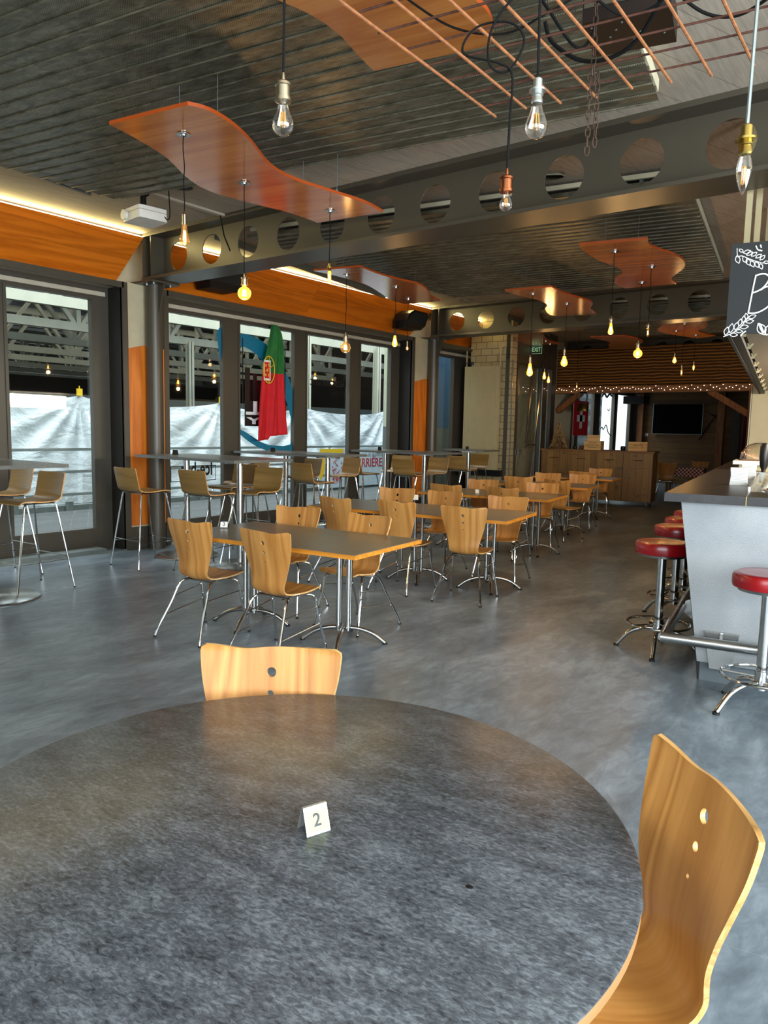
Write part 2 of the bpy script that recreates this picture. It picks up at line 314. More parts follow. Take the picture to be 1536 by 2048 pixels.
# ------------------------------------------------------------------ mesh building
def bez(pts, n=8, closed=False):
    P = [Vector(p) for p in pts]; out = []; N = len(P)
    rng = range(N if closed else N-1)
    for i in rng:
        p0 = P[(i-1) % N] if (closed or i > 0) else P[0]; p1 = P[i]; p2 = P[(i+1) % N]
        p3 = P[(i+2) % N] if (closed or i+2 < N) else P[-1]
        for k in range(n):
            t = k/n
            out.append(.5*((2*p1)+(-p0+p2)*t+(2*p0-5*p1+4*p2-p3)*t*t+(-p0+3*p1-3*p2+p3)*t**3))
    if not closed: out.append(P[-1])
    return out
class MB:
    def __init__(s): s.v = []; s.f = []; s.mi = []; s.uv = None
    def add(s, vs, fs, mi=0):
        b = len(s.v); s.v += [tuple(v) for v in vs]; s.f += [tuple(i+b for i in f) for f in fs]; s.mi += [mi]*len(fs); return s
    def box(s, x0, x1, y0, y1, z0, z1, mi=0, rot=0, piv=None):
        vs = [Vector((x, y, z)) for z in (z0, z1) for y in (y0, y1) for x in (x0, x1)]
        if rot:
            pv = Vector(piv or ((x0+x1)/2, (y0+y1)/2, 0)); R = Matrix.Rotation(rot, 3, 'Z'); vs = [R@(v-pv)+pv for v in vs]
        return s.add(vs, [(0, 2, 3, 1), (4, 5, 7, 6), (0, 1, 5, 4), (1, 3, 7, 5), (3, 2, 6, 7), (2, 0, 4, 6)], mi)
    def bar(s, a, b, w, h, mi=0, up=(0, 0, 1)):
        a = Vector(a); b = Vector(b); d = (b-a).normalized(); u = Vector(up)
        if abs(d.dot(u)) > .98: u = Vector((0, 1, 0))
        x = d.cross(u).normalized(); y = x.cross(d).normalized()
        vs = [p+x*w/2*i+y*h/2*j for p in (a, b) for i, j in ((-1, -1), (1, -1), (1, 1), (-1, 1))]
        return s.add(vs, [(3, 2, 1, 0), (4, 5, 6, 7), (0, 1, 5, 4), (1, 2, 6, 5), (2, 3, 7, 6), (3, 0, 4, 7)], mi)
    def tube(s, pts, r, n=8, closed=False, mi=0, cap=True):
        P = [Vector(p) for p in pts]; N = len(P); rs = r if isinstance(r, (list, tuple)) else [r]*N
        def tan(i):
            if closed: return (P[(i+1) % N]-P[i-1]).normalized()
            return (P[min(i+1, N-1)]-P[max(i-1, 0)]).normalized()
        t = tan(0); up = Vector((0, 0, 1)) if abs(t.z) < .9 else Vector((1, 0, 0)); nx = t.cross(up).normalized(); vs = []
        for i in range(N):
            t = tan(i); nx = (nx-t*nx.dot(t)).normalized(); ny = t.cross(nx)
            for k in range(n):
                a = 2*PI*k/n; vs.append(P[i]+(nx*math.cos(a)+ny*math.sin(a))*rs[i])
        fs = []
        for i in range(N if closed else N-1):
            j = (i+1) % N
            for k in range(n): fs.append((i*n+k, i*n+(k+1) % n, j*n+(k+1) % n, j*n+k))
        if cap and not closed: fs += [tuple(reversed(range(n))), tuple(range((N-1)*n, N*n))]
        return s.add(vs, fs, mi)
    def lathe(s, prof, c=(0, 0, 0), n=20, mi=0):
        c = Vector(c); vs = []; fs = []
        for r, z in prof:
            for k in range(n): a = 2*PI*k/n; vs.append(c+Vector((max(r, 1e-4)*math.cos(a), max(r, 1e-4)*math.sin(a), z)))
        for i in range(len(prof)-1):
            for k in range(n): fs.append((i*n+k, i*n+(k+1) % n, (i+1)*n+(k+1) % n, (i+1)*n+k))
        if prof[0][0] > 2e-3: fs.append(tuple(reversed(range(n))))
        if prof[-1][0] > 2e-3: fs.append(tuple(range((len(prof)-1)*n, len(prof)*n)))
        return s.add(vs, fs, mi)
    def prism(s, out, z0, z1, mi=0, mi_side=None):
        n = len(out); vs = [(p[0], p[1], z0) for p in out]+[(p[0], p[1], z1) for p in out]
        s.add(vs, [tuple(reversed(range(n))), tuple(range(n, 2*n))], mi)
        b = len(s.v)-2*n; fs = [(b+i, b+(i+1) % n, b+n+(i+1) % n, b+n+i) for i in range(n)]
        s.f += fs; s.mi += [mi if mi_side is None else mi_side]*n; return s
    def build(s, name, mats, parent=None, loc=None, rotz=None, smooth=True, ang=38, tri=False):
        me = bpy.data.meshes.new(name); me.from_pydata(s.v, [], s.f)
        for mm in (mats if isinstance(mats, (list, tuple)) else [mats]): me.materials.append(M[mm] if isinstance(mm, str) else mm)
        me.polygons.foreach_set('material_index', s.mi)
        if s.uv:
            l = me.uv_layers.new(name='UVMap')
            for lp in me.loops: l.data[lp.index].uv = s.uv[lp.vertex_index]
        if smooth:
            me.polygons.foreach_set('use_smooth', [True]*len(me.polygons)); me.set_sharp_from_angle(angle=math.radians(ang))
        me.update(); o = bpy.data.objects.new(name, me); COL.objects.link(o)
        if parent: o.parent = parent
        if loc is not None: o.location = loc
        if rotz is not None: o.rotation_euler.z = rotz
        return o
def empty(name, loc=(0, 0, 0), rz=0):
    o = bpy.data.objects.new(name, None); o.empty_display_size = .1; COL.objects.link(o); o.location = loc; o.rotation_euler.z = rz; return o
def tag(o, label=None, cat=None, group=None, kind=None):
    if label: o['label'] = label
    if cat: o['category'] = cat
    if group: o['group'] = group
    if kind: o['kind'] = kind
    return o
def struct(o): o['kind'] = 'structure'; return o
def thing(name, label, cat, loc=(0, 0, 0), rz=0, group=None): return tag(empty(name, loc, rz), label, cat, group)
KIDS = {}
def copy_tree(o, parent=None):
    c = o.copy(); COL.objects.link(c); c.parent = parent
    for ch in list(o.children): copy_tree(ch, c)
    return c
def text_mesh(txt, size, name, mat, parent, mtx, depth=.001, mirror=False, align='CENTER', bold=0, xs=1):
    cu = bpy.data.curves.new(name, 'FONT'); cu.body = txt; cu.size = size; cu.extrude = depth; cu.align_x = align; cu.align_y = 'CENTER'; cu.offset = bold
    cu.resolution_u = 4
    o = bpy.data.objects.new(name, cu); COL.objects.link(o); bpy.context.view_layer.update()
    dg = bpy.context.evaluated_depsgraph_get(); me = bpy.data.meshes.new_from_object(o.evaluated_get(dg)); bpy.data.objects.remove(o)
    me.transform(Matrix.Diagonal((xs*(-1 if mirror else 1), 1, 1, 1)))
    me.transform(mtx); me.materials.clear(); me.materials.append(M[mat]); me.name = name
    o = bpy.data.objects.new(name, me); COL.objects.link(o)
    if parent: o.parent = parent
    return o
def MX(origin, xaxis, yaxis):
    x = Vector(xaxis).normalized(); y = Vector(yaxis).normalized(); z = x.cross(y)
    mm = Matrix((x, y, z)).transposed().to_4x4(); mm.translation = Vector(origin); return mm

# ================================================================== STRUCTURE
# floor
def plane_obj(name, x0, x1, y0, y1, z, mat, thick=.2, under=True):
    b = MB(); b.box(x0, x1, y0, y1, z-thick if under else z, z if under else z+thick); return struct(b.build(name, mat, smooth=False))
plane_obj('floor', -8.45, 4.5, -4.2, 26, 0, 'floor')
plane_obj('ceiling', -8.6, 4.5, -4.2, 26, 3.84, 'concrete', .25, False)
# window wall: piers, heads, sills and reveals
XW, XG = -8.12, -8.44
def wallbox(name, mat, *bx):
    b = MB()
    for q in bx: b.box(*q)
    return struct(b.build(name, mat, smooth=False))
wallbox('wall_left', 'cream', (-8.6, XW, 5.28, 5.9, 0, 3.28), (-8.6, XW, 11.31, 12.10, 0, 3.28), (-8.6, XW, 17.5, 18.6, 0, 3.84),
        (-8.6, -8.34, -4.2, 26, 3.30, 3.84), (-8.6, XW, -4.2, -1.9, 0, 3.84), (-8.6, XW, 14.0, 17.5, 0, 3.84), (-8.6, -8.4, 24.2, 26, 0, 3.84), (-8.6, -8.4, 18.6, 24.2, 0, .95))
# orange veneer strips with a wavy top on the piers
def wavy(name, y0, y1, ztop, ph):
    n = 14; pts = [(y0, .30), (y1, .30)]
    for i in range(n+1):
        t = i/n; pts.append((y1+(y0-y1)*t, ztop+.05*math.sin(ph+3.3*t)))
    b = MB(); vs = [(XW+.001, y, z) for y, z in pts]+[(XW+.02, y, z) for y, z in pts]; k = len(pts)
    b.add(vs, [tuple(range(k)), tuple(reversed(range(k, 2*k)))]+[(i, i+k, (i+1) % k+k, (i+1) % k) for i in range(k)])
    return struct(b.build(name, 'orange_v', smooth=False))
wavy('trim_1', 5.30, 5.88, 2.50, .3); wavy('trim_2', 11.33, 12.08, 2.50, .9)
wallbox('baseboard_left', 'frame', (XW, XW+.015, 5.29, 5.9, 0, .28), (XW, XW+.015, 11.32, 12.09, 0, .28))
# slanted valance boards over the windows
def valance(name, y0, y1, cut0=0, cut1=.17):
    b = MB(); xt, zt, xb, zb = -7.93, 3.80, -8.28, 3.29
    t = .02; vs = [(xt, y0, zt), (xb, y0+cut0, zb), (xb, y1-cut1, zb), (xt, y1, zt)]; vs += [(x-t, y, z-.0) for x, y, z in vs]
    b.add(vs, [(0, 1, 2, 3), (7, 6, 5, 4), (0, 4, 5, 1), (1, 5, 6, 2), (2, 6, 7, 3), (3, 7, 4, 0)])
    return struct(b.build(name, 'orange', smooth=False))
valance('trim_3', -3.9, 5.46); valance('trim_4', 5.87, 8.6, cut0=.05, cut1=0); valance('trim_4', 8.605, 11.68, cut1=.30); valance('trim_5', 12.05, 14.0, cut1=.34)
for y0, y1 in ((-3.8, 5.44), (5.9, 11.66), (12.1, 13.7)):
    o = MB().box(-7.965, -7.935, y0, y1, 3.80, 3.812).build('led_strip', 'led', smooth=False)
    tag(o, {-3.8: 'lit LED strip along the orange board over the left window', 5.9: 'lit LED strip along the orange board behind the first beam', 12.1: 'short lit LED strip seen through holes of second beam'}[y0], 'light')
    l = bpy.data.lights.new('led_glow', 'AREA'); l.shape = 'RECTANGLE'; l.size = y1-y0; l.size_y = .03; l.energy = 3.5*(y1-y0); l.color = (1, .82, .32)
    lo = bpy.data.objects.new('led_glow', l); COL.objects.link(lo); lo.location = (-7.925, (y0+y1)/2, 3.80); lo.rotation_euler = Vector((1, 0, .45)).to_track_quat('-Z', 'Y').to_euler()
# windows
def frame_rect(b, y0, y1, z0, z1, w=.07, x0=-8.49, x1=-8.40, mi=0):
    b.box(x0, x1, y0, y0+w, z0, z1, mi); b.box(x0, x1, y1-w, y1, z0, z1, mi); b.box(x0, x1, y0+w, y1-w, z0, z0+w, mi); b.box(x0, x1, y0+w, y1-w, z1-w, z1, mi)
def window(name, y0, y1, panes, zb=.0, zt=3.30, gz0=.24, gz1=3.09):
    b = MB(); x0, x1 = -8.50, -8.40
    ys = [y0]+[e for p in panes for e in p]+[y1]
    for i in range(0, len(ys), 2): b.box(x0, x1, ys[i], ys[i+1], zb, zt)
    for p in panes: b.box(x0, x1, p[0], p[1], zb, gz0); b.box(x0, x1, p[0], p[1], gz1, zt)
    o = struct(b.build(name, 'frame', smooth=False))
    s = MB()
    for p in panes: frame_rect(s, p[0], p[1], gz0, gz1, .035, -8.46, -8.385)
    s.build('sash', 'frame', o, smooth=False)
    for p in panes:
        MB().box(-8.446, -8.440, p[0]+.02, p[1]-.02, gz0+.02, gz1-.02).build('pane', 'glass', o, smooth=False)
    r = MB(); r.box(x1, XW+.01, y0, y0+.02, 0, 3.24); r.box(x1, XW+.01, y1-.02, y1, 0, 3.24); r.build('reveal', 'frame_dark', o, smooth=False)
    c = MB(); c.box(XW-.02, XW+.03, y0-.05, y0+.02, 0, 3.27); c.box(XW-.02, XW+.03, y1-.02, y1+.05, 0, 3.27); c.box(XW-.02, XW+.03, y0, y1, 3.2, 3.27); c.build('casing', 'frame', o, smooth=False)
    h = MB(); h.box(x1, XW, y0, y1, 3.22, 3.24); h.box(-8.39, -8.33, y0, y1-.1, 3.10, 3.15); h.build('blind_rail', 'cable_trunk', o, smooth=False)
    return o
window('window_1', -1.9, 5.28, [(-1.7, .6), (.85, 3.78), (3.98, 5.06)])
window('window_2', 5.9, 11.31, [(6.0, 7.09), (7.34, 8.53), (8.76, 9.88), (10.11, 11.05)])
window('window_3', 12.10, 14.0, [(12.2, 13.22)])
window('window_4', 18.6, 24.2, [(18.8, 19.5), (19.65, 20.8), (21.2, 22.4), (22.6, 23.8)], zb=.95, gz0=1.0, zt=2.9, gz1=2.8)
b = MB(); b.box(-8.38, -8.12, .85, 5.0, 0, .05); b.box(XW, XW+.03, -1.9, 5.26, 0, .012); struct(b.build('trim_6', 'galv', smooth=False))
# other walls
wallbox('wall_back', 'cream', (-8.6, -2.6, -2.65, -2.45, 0, 3.84), (-2.6, 4.5, -2.65, -2.45, 0, .3), (-2.6, 4.5, -2.65, -2.45, 3.3, 3.84))
wallbox('wall_right', 'cream', (4.3, 4.5, -4.2, -1.3, 0, 3.84), (4.3, 4.5, 4.0, 26, 0, 3.84), (4.3, 4.5, -1.3, 4.0, 0, .4), (4.3, 4.5, -1.3, 4.0, 3.3, 3.84))
# limestone cross wall facing the room, with a return
b = MB(); b.box(-8.12, -7.17, 13.4, 13.62, 0, 3.84); wb = struct(b.build('wall_brick', 'brick', smooth=False))
# glazed entrance wall running back from it
D = W(-4.88, 14.40)
dw = struct(empty('door_1', (D[0], D[1], 0), BY+PI/2)); dw['kind'] = 'structure'      # local x runs along v, local y towards -u
b = MB(); b.box(0, .10, 0, .12, 0, 3.84); b.box(0, 3.3, 0, .12, 3.02, 3.84); b.box(2.95, 3.3, 0, .12, 0, 3.02); b.box(.42, .50, 0, .1, 0, 3.02); b.box(2.2, 2.3, 0, .1, 0, 3.02); b.box(0.1, 2.95, .02, .1, 0, .1)
b.build('door_frame', 'frame', dw, smooth=False)
MB().box(.10, 2.95, .05, .056, .1, 3.02).build('pane', 'glass', dw, smooth=False)
b = MB(); b.box(.12, .40, .10, .14, 0, 3.02); b.box(.12, 2.9, .9, .92, 0, 3.0); b.build('lobby_wall', 'brick', dw, smooth=False)
for a0, a1 in (((1.29, -.05, 2.96), (.75, -.12, 1.27)), ((2.07, -.05, 3.18), (1.10, -.12, .32))):
    b = MB(); b.tube([a0, a1], .022, 8); b.build('push_bar', 'steel', dw)
b = MB(); b.box(.72, 1.45, -.13, -.10, 1.28, 1.31); b.box(.55, .80, -.03, .02, 1.08, 1.2); b.build('lock_plate', 'steel', dw, smooth=False)
b = MB(); b.box(.02, .05, -.02, 0, .1, 3.0); b.box(2.16, 2.19, -.02, 0, .1, 3.0); b.box(2.6, 2.63, -.02, 0, .1, 3.0); b.build('edge_seal', 'galv', dw, smooth=False)
# stuebli wall: boards, beam and posts at the back
b = MB(); b.box(-8.1, -1.2, 17.55, 17.68, 2.70, 3.62)
struct(b.build('wall_far_boards', 'fascia', smooth=False))
b = MB(); b.box(-8.1, -1.2, 17.5, 17.72, 2.54, 2.70); o = b.build('timber_beam', 'beamwood', smooth=False); tag(o, 'dark timber beam under the wavy brown boards, strung with fairy lights', 'beam')
b = MB(); b.box(-3.62, -3.42, 17.5, 17.7, 0, 2.54); o = b.build('timber_post', 'postwood', smooth=False); tag(o, 'timber post right of the dark back room beside cream wall', 'post')
b = MB(); b.bar((-4.45, 17.6, 2.56), (-3.5, 17.6, 1.98), .12, .13); o = b.build('timber_brace', 'postwood', smooth=False); tag(o, 'diagonal timber brace up from the right post to the beam', 'brace')
b = MB(); b.bar((-7.45, 17.6, 2.56), (-8.05, 17.6, 2.1), .12, .13); o = b.build('timber_brace', 'postwood', smooth=False); tag(o, 'diagonal timber brace at left end of beam, above the dried tree', 'brace')
wallbox('wall_far', 'plank', (-8.4, 4.3, 24.4, 24.6, 0, 3.84))
wallbox('wall_far_right', 'plank', (-2.6, -2.4, 17.9, 24.4, 0, 3.84))
wallbox('ceiling_back_room', 'blackwood', (-8.4, -2.6, 18.3, 24.4, 2.95, 3.0))
b = MB(); b.box(-8.28, -8.1, 24.15, 24.38, 0, 2.9); b.box(-5.85, -5.65, 24.2, 24.38, 0, 2.9); struct(b.build('trim_7', 'postwood', smooth=False))
b = MB(); b.box(-5.3, -4.0, 24.3, 24.41, 0, 2.1); b.box(-5.45, -5.3, 24.28, 24.41, 0, 2.3); b.box(-5.3, -3.6, 24.28, 24.41, 2.1, 2.3); struct(b.build('door_2', 'blackwood', smooth=False))

# ------------------------------------------------------------------ cellular beams and columns
def beam(yc, x0, x1, label, n0=-2, xstart=-7.50):
    t = thing('cellular_beam', label, 'beam', (0, yc, 3.30), 0, 'perforated steel beams')
    zc = .27; R = .165; h0, h1 = .03, .50; th = .012
    b = MB(); k = 0; xs = []
    x = xstart
    while x < x1-.4: xs.append(x); x += .61
    NSEG = 32
    for yy in (-th/2, th/2):
        prev = x0
        for i, cx in enumerate(xs):
            l = x0 if i == 0 else (xs[i-1]+cx)/2; r = x1 if i == len(xs)-1 else (cx+xs[i+1])/2
            ring = [(cx+R*math.cos(2*PI*q/NSEG+PI/NSEG), zc+R*math.sin(2*PI*q/NSEG+PI/NSEG)) for q in range(NSEG)]
            outer = []
            for rx, rz in ring:
                dx, dz = rx-cx, rz-zc; s = min(((r-cx) if dx > 0 else (cx-l))/abs(dx), ((h1-zc) if dz > 0 else (zc-h0))/abs(dz)); outer.append((cx+dx*s, zc+dz*s))
            cs = [(r, h1), (l, h1), (l, h0), (r, h0)]
            vs = [(p[0], yy, p[1]) for p in ring+outer+cs]; fs = []
            for q in range(NSEG):
                q2 = (q+1) % NSEG; a, c2 = outer[q], outer[q2]
                corner = None
                if abs(a[0]-c2[0]) > 1e-6 and abs(a[1]-c2[1]) > 1e-6:
                    corner = 2*NSEG+min(range(4), key=lambda m_: (cs[m_][0]-(a[0]+c2[0])/2)**2+(cs[m_][1]-(a[1]+c2[1])/2)**2)
                f = [q, q2, NSEG+q2]+([corner] if corner is not None else [])+[NSEG+q]
                fs.append(tuple(f) if yy > 0 else tuple(reversed(f)))
            b.add(vs, fs)
    for cx in xs:
        vs = []; 
        for q in range(NSEG):
            a = 2*PI*q/NSEG+PI/NSEG; vs += [(cx+R*math.cos(a), -th/2, zc+R*math.sin(a)), (cx+R*math.cos(a), th/2, zc+R*math.sin(a))]
        b.add(vs, [(2*q, 2*q+1, (2*q+3) % (2*NSEG), (2*q+2) % (2*NSEG)) for q in range(NSEG)])
    b.build('web', 'paint', t, smooth=False)
    MB().box(x0, x1, -.2, .2, 0, .03).build('bottom_flange', 'paint', t, smooth=False)
    MB().box(x0, x1, -.2, .2, .50, .54).build('top_flange', 'paint', t, smooth=False)
    MB().box(x0, x0+.012, -.19, .19, .03, .50).build('end_plate', 'paint', t, smooth=False)
    b = MB(); b.box(x0+.16, x0+.17, -.19, -.006, .03, .5); b.build('stiffener', 'paint', t, smooth=False)
    return t
beam(5.64, -7.95, 4.28, 'nearest dark steel beam with round holes, crossing the whole room')
beam(11.84, -7.95, 4.28, 'second dark steel beam with round holes, behind the hanging cloud panels')
beam(17.95, -7.95, 4.28, 'farthest steel beam, its holes just above the brown boards')
def column(y, label):
    t = thing('steel_column', label, 'column', (-8.0, y, 0), 0, 'round steel columns by the window wall')
    MB().lathe([(.1, 0), (.1, 3.28)], n=28).build('shaft', 'paint', t)
    b = MB(); b.box(-.19, .24, -.2, .2, 3.275, 3.298); b.build('cap_plate', 'paint', t, smooth=False)
    for sx in (-1, 1):
        b = MB(); x = sx*.1; b.add([(x, -.008, 3.27), (x+sx*.12, -.008, 3.27), (x+sx*.015, -.008, 2.95), (x, -.008, 2.95), (x, .008, 3.27), (x+sx*.12, .008, 3.27), (x+sx*.015, .008, 2.95), (x, .008, 2.95)],
              [(0, 1, 2, 3), (7, 6, 5, 4), (0, 4, 5, 1), (1, 5, 6, 2), (2, 6, 7, 3)]); b.build('gusset', 'paint', t, smooth=False)
    for yy in (-.12, .12):
        for xx in (.05, .19): MB().lathe([(.014, -.02), (.014, 0), (.008, .0)], (xx-.02, yy, 3.275), 6).build('bolt', 'galv', t, smooth=False)
    return t
column(5.64, 'round dark steel column between left window and flag window'); column(11.84, 'round dark steel column beside the blue-tinted window')
b = MB(); b.box(-8.6, XW-.0, 17.9, 18.0, 0, .01)

# ------------------------------------------------------------------ perforated ceiling fields (ridges along u)
def perf_field(v0, v1, uR, xleft, label):
    b = MB(); v = v1; pitch = .14
    while v > v0+.01:
        # left end stepped parallel to the window wall
        uL = (xleft+SB*v)/CB
        prof = [(v, 3.70), (v-.120, 3.702), (v-.125, 3.738), (v-.136, 3.738), (v-.14, 3.70)]
        vs = []
        for pv, pz in prof: vs += [(uL, pv, pz), (uR, pv, pz)]
        b.add(vs, [(2*i, 2*i+1, 2*i+3, 2*i+2) for i in range(4)])
        b.add([(uL, v, 3.698), (uR, v, 3.698), (uR, v, 3.688), (uL, v, 3.688), (uL, v+.004, 3.698), (uR, v+.004, 3.698), (uR, v+.004, 3.688), (uL, v+.004, 3.688)], [(0, 1, 2, 3), (7, 6, 5, 4), (2, 6, 7, 3), (1, 5, 6, 2)])
        v -= pitch
    t = thing('perforated_ceiling_field', label, 'ceiling panel', (0, 0, 0), BY, 'corrugated perforated ceiling fields')
    b.build('corrugated_sheet', 'perf', t, smooth=False)
    b = MB(); b.box(uR-.03, uR-.005, v0, v1-.01, 3.75, 3.825); b.box((xleft+SB*v0)/CB+.05, uR-.03, v0, v0+.03, 3.775, 3.815); b.build('wool_edge', 'lining', t, smooth=False)
    b = MB()
    for k in range(5):
        uu = uR-.4-k*1.2; b.box(uu, uu+.03, v0+.05, v1-.05, 3.75, 3.838)
    b.build('hanger_rail', 'galv', t, smooth=False)
perf_field(-2.6, 5.20, -.85, -6.55, 'nearest grey perforated corrugated ceiling field, overhead')
perf_field(6.90, 11.22, -.86, -6.6, 'grey perforated corrugated ceiling field between the two steel beams')
perf_field(13.1, 16.9, -.86, -6.3, 'far perforated corrugated ceiling field before the brown boards')

# ================================================================== PENDANTS AND CLOUD PANELS
def fin(side_r, side_l, label, u0=0, wires=(), z=3.40):
    R = bez([(p[0], p[1], 0) for p in side_r], 6); L = bez([(p[0], p[1], 0) for p in side_l], 6)
    out = [(p.x, p.y) for p in R]+[(p.x, p.y) for p in reversed(L)]
    cx = sum(p[0] for p in out)/len(out); cy = sum(p[1] for p in out)/len(out)
    w = W(cx, cy); t = thing('cloud_panel', label, 'ceiling panel', (w[0], w[1], z), BY, 'wavy cherry veneer panels under the ceiling')
    # strips between the two sides keep the wavy outline clean
    b = MB(); n = min(len(R), len(L)); vs = []
    def rs(P, k): 
        q = k*(len(P)-1)/(n-1); i = min(int(q), len(P)-2); f = q-i; return P[i].lerp(P[i+1], f)
    for k in range(n):
        a = rs(L, k); c = rs(R, k)
        vs += [(a.x-cx, a.y-cy, 0), (c.x-cx, c.y-cy, 0), (a.x-cx, a.y-cy, .022), (c.x-cx, c.y-cy, .022)]
    fs = []; mi = []
    for k in range(n-1):
        o = 4*k; fs += [(o, o+4, o+5, o+1), (o+2, o+3, o+7, o+6), (o, o+2, o+6, o+4), (o+1, o+5, o+7, o+3)]; mi += [0, 0, 1, 1]
    o = 4*(n-1); fs += [(0, 1, 3, 2), (o, o+2, o+3, o+1)]; mi += [1, 1]
    b.v = vs; b.f = fs; b.mi = mi; b.build('panel', ['fin', 'fin_edge'], t, smooth=False)
    for (u, v) in wires:
        b = MB(); b.tube([(u-cx, v-cy, .02), (u-cx+.004, v-cy, .3)], .0022, 5); b.lathe([(.009, .022), (.009, .035), (.003, .04)], (u-cx, v-cy, 0), 8); b.build('suspension_wire', 'galv', t)
    return t
fin([(-3.14, 3.38), (-3.08, 3.5), (-3.09, 3.72), (-3.16, 3.98), (-3.31, 4.38), (-3.33, 4.68), (-3.23, 5.05), (-3.13, 5.40), (-3.12, 5.70)],
    [(-3.78, 3.38), (-3.80, 3.62), (-3.87, 3.95), (-4.04, 4.35), (-4.09, 4.65), (-3.99, 5.02), (-3.86, 5.38), (-3.81, 5.74)],
    'nearest whole wavy cherry panel, left of centre under the near ceiling', wires=[(-3.19, 3.69), (-3.51, 3.70), (-3.55, 5.13), (-3.22, 5.12)])
fin([(-4.37, 7.47), (-4.36, 7.92), (-4.29, 8.30), (-4.19, 8.66), (-4.26, 9.05), (-4.40, 9.45), (-4.44, 9.86)],
    [(-4.99, 7.44), (-4.90, 7.75), (-4.84, 8.10), (-4.83, 8.45), (-4.96, 9.10), (-5.06, 9.55), (-5.02, 9.90)],
    'pale reflecting wavy panel behind the near beam, against the orange board', wires=[(-4.64, 8.10), (-4.87, 9.2), (-4.44, 9.04), (-4.8, 7.8)])
fin([(-2.71, 9.42), (-2.67, 9.92), (-2.57, 10.32), (-2.50, 10.64), (-2.53, 10.92), (-2.63, 11.25), (-2.66, 11.82)],
    [(-3.34, 9.46), (-3.27, 9.88), (-3.14, 10.27), (-3.13, 10.71), (-3.26, 11.05), (-3.34, 11.53), (-3.30, 11.82)],
    'glowing orange wavy panel just before the second beam', wires=[(-2.80, 9.63), (-3.11, 9.63), (-2.75, 11.2), (-3.1, 11.2)])
fin([(-1.25, 7.48), (-1.27, 7.72), (-1.21, 7.96), (-1.12, 8.18), (-1.05, 8.55), (-1.09, 8.9), (-1.22, 9.25), (-1.29, 9.47), (-1.27, 9.80)],
    [(-1.89, 7.45), (-1.90, 7.75), (-1.85, 8.21), (-1.74, 8.58), (-1.75, 8.94), (-1.88, 9.23), (-1.94, 9.49), (-1.89, 9.86)],
    'orange wavy panel at right between the beams, left of the chalkboard', wires=[(-1.70, 7.73), (-1.39, 7.76), (-1.35, 9.3), (-1.7, 9.4)])
fin([(-1.34, 1.15), (-1.30, 1.7), (-1.36, 2.2), (-1.38, 2.7), (-1.30, 3.05), (-1.27, 3.25), (-1.31, 3.42), (-1.36, 3.51)],
    [(-2.05, 1.15), (-2.10, 1.7), (-2.13, 2.2), (-2.09, 2.62), (-1.985, 2.90), (-1.955, 3.1), (-1.97, 3.3), (-1.98, 3.49)],
    'cherry panel cut by the top of the picture, above the rusty grid', wires=[(-1.8, 2.9), (-1.5, 2.9), (-1.8, 1.6), (-1.5, 1.6)])
fin([(-1.38, 12.62), (-1.30, 13.0), (-1.22, 13.3), (-1.28, 13.85), (-1.44, 14.25), (-1.36, 14.7), (-1.22, 15.1)],
    [(-1.78, 12.79), (-1.90, 13.3), (-2.05, 13.8), (-2.08, 14.1), (-1.95, 14.6), (-1.75, 15.0), (-1.56, 15.4)],
    'dark orange wavy panel beyond the second beam, above three bulbs', wires=[(-1.5, 13.1), (-1.6, 14.6)])
fin([(-4.3, 12.9), (-4.2, 13.3), (-4.1, 13.8), (-4.2, 14.3), (-4.28, 14.8), (-4.22, 15.5)],
    [(-4.9, 12.9), (-4.84, 13.3), (-4.74, 13.8), (-4.8, 14.3), (-4.93, 14.8), (-4.85, 15.5)],
    'wavy panel beyond second beam above the EXIT sign', wires=[(-4.5, 13.2), (-4.5, 14.9)])
fin([(-2.75, 14.6), (-2.62, 15.1), (-2.58, 15.6), (-2.72, 16.1), (-2.78, 16.6)],
    [(-3.4, 14.6), (-3.28, 15.1), (-3.22, 15.6), (-3.36, 16.1), (-3.42, 16.6)],
    'farthest wavy panel, seen edge on before the brown boards', wires=[(-3, 14.9), (-3, 16.2)])

SOCK = {'steel': [(.004, .085), (.006, .072), (.006, .062), (.020, .058), (.0245, .054), (.0250, .047), (.0215, .045), (.0215, .014), (.0255, .012), (.0255, .003), (.017, 0)],
        'long': [(.005, .082), (.008, .068), (.013, .062), (.014, .004), (.016, .003), (.016, 0)],
        'brass': [(.005, .072), (.013, .066), (.014, .040), (.024, .038), (.024, .033), (.015, .031), (.017, .022), (.0135, .020), (.017, .004), (.015, 0)]}
def bulb_profile(kind):
    P = {'pear': [(.014, 0), (.0155, -.010), (.021, -.028), (.029, -.046), (.0325, -.060), (.031, -.076), (.022, -.089), (.009, -.0955), (.0005, -.096)],
         'pear_small': [(.011, 0), (.0125, -.012), (.019, -.024), (.0228, -.036), (.0215, -.050), (.013, -.060), (.0005, -.063)],
         'edison': [(.013, 0), (.015, -.015), (.020, -.045), (.028, -.075), (.031, -.092), (.027, -.110), (.013, -.121), (.0005, -.123)],
         'globe': [(.014, 0), (.016, -.008)]+[(.047*math.sin(a), -.052+.047*math.cos(a)) for a in [.45+i*(PI-.46)/12 for i in range(13)]],
         'tube': [(.012, 0), (.0155, -.010), (.0155, -.095), (.012, -.106), (.0005, -.110)],
         'candle': [(.011, 0), (.015, -.012), (.0185, -.030), (.017, -.050), (.010, -.075), (.004, -.088), (.0005, -.094)]}[kind]
    return P
def sc_prof(P, s): return [(r*s, z*s) for r, z in P]
BULB = {}
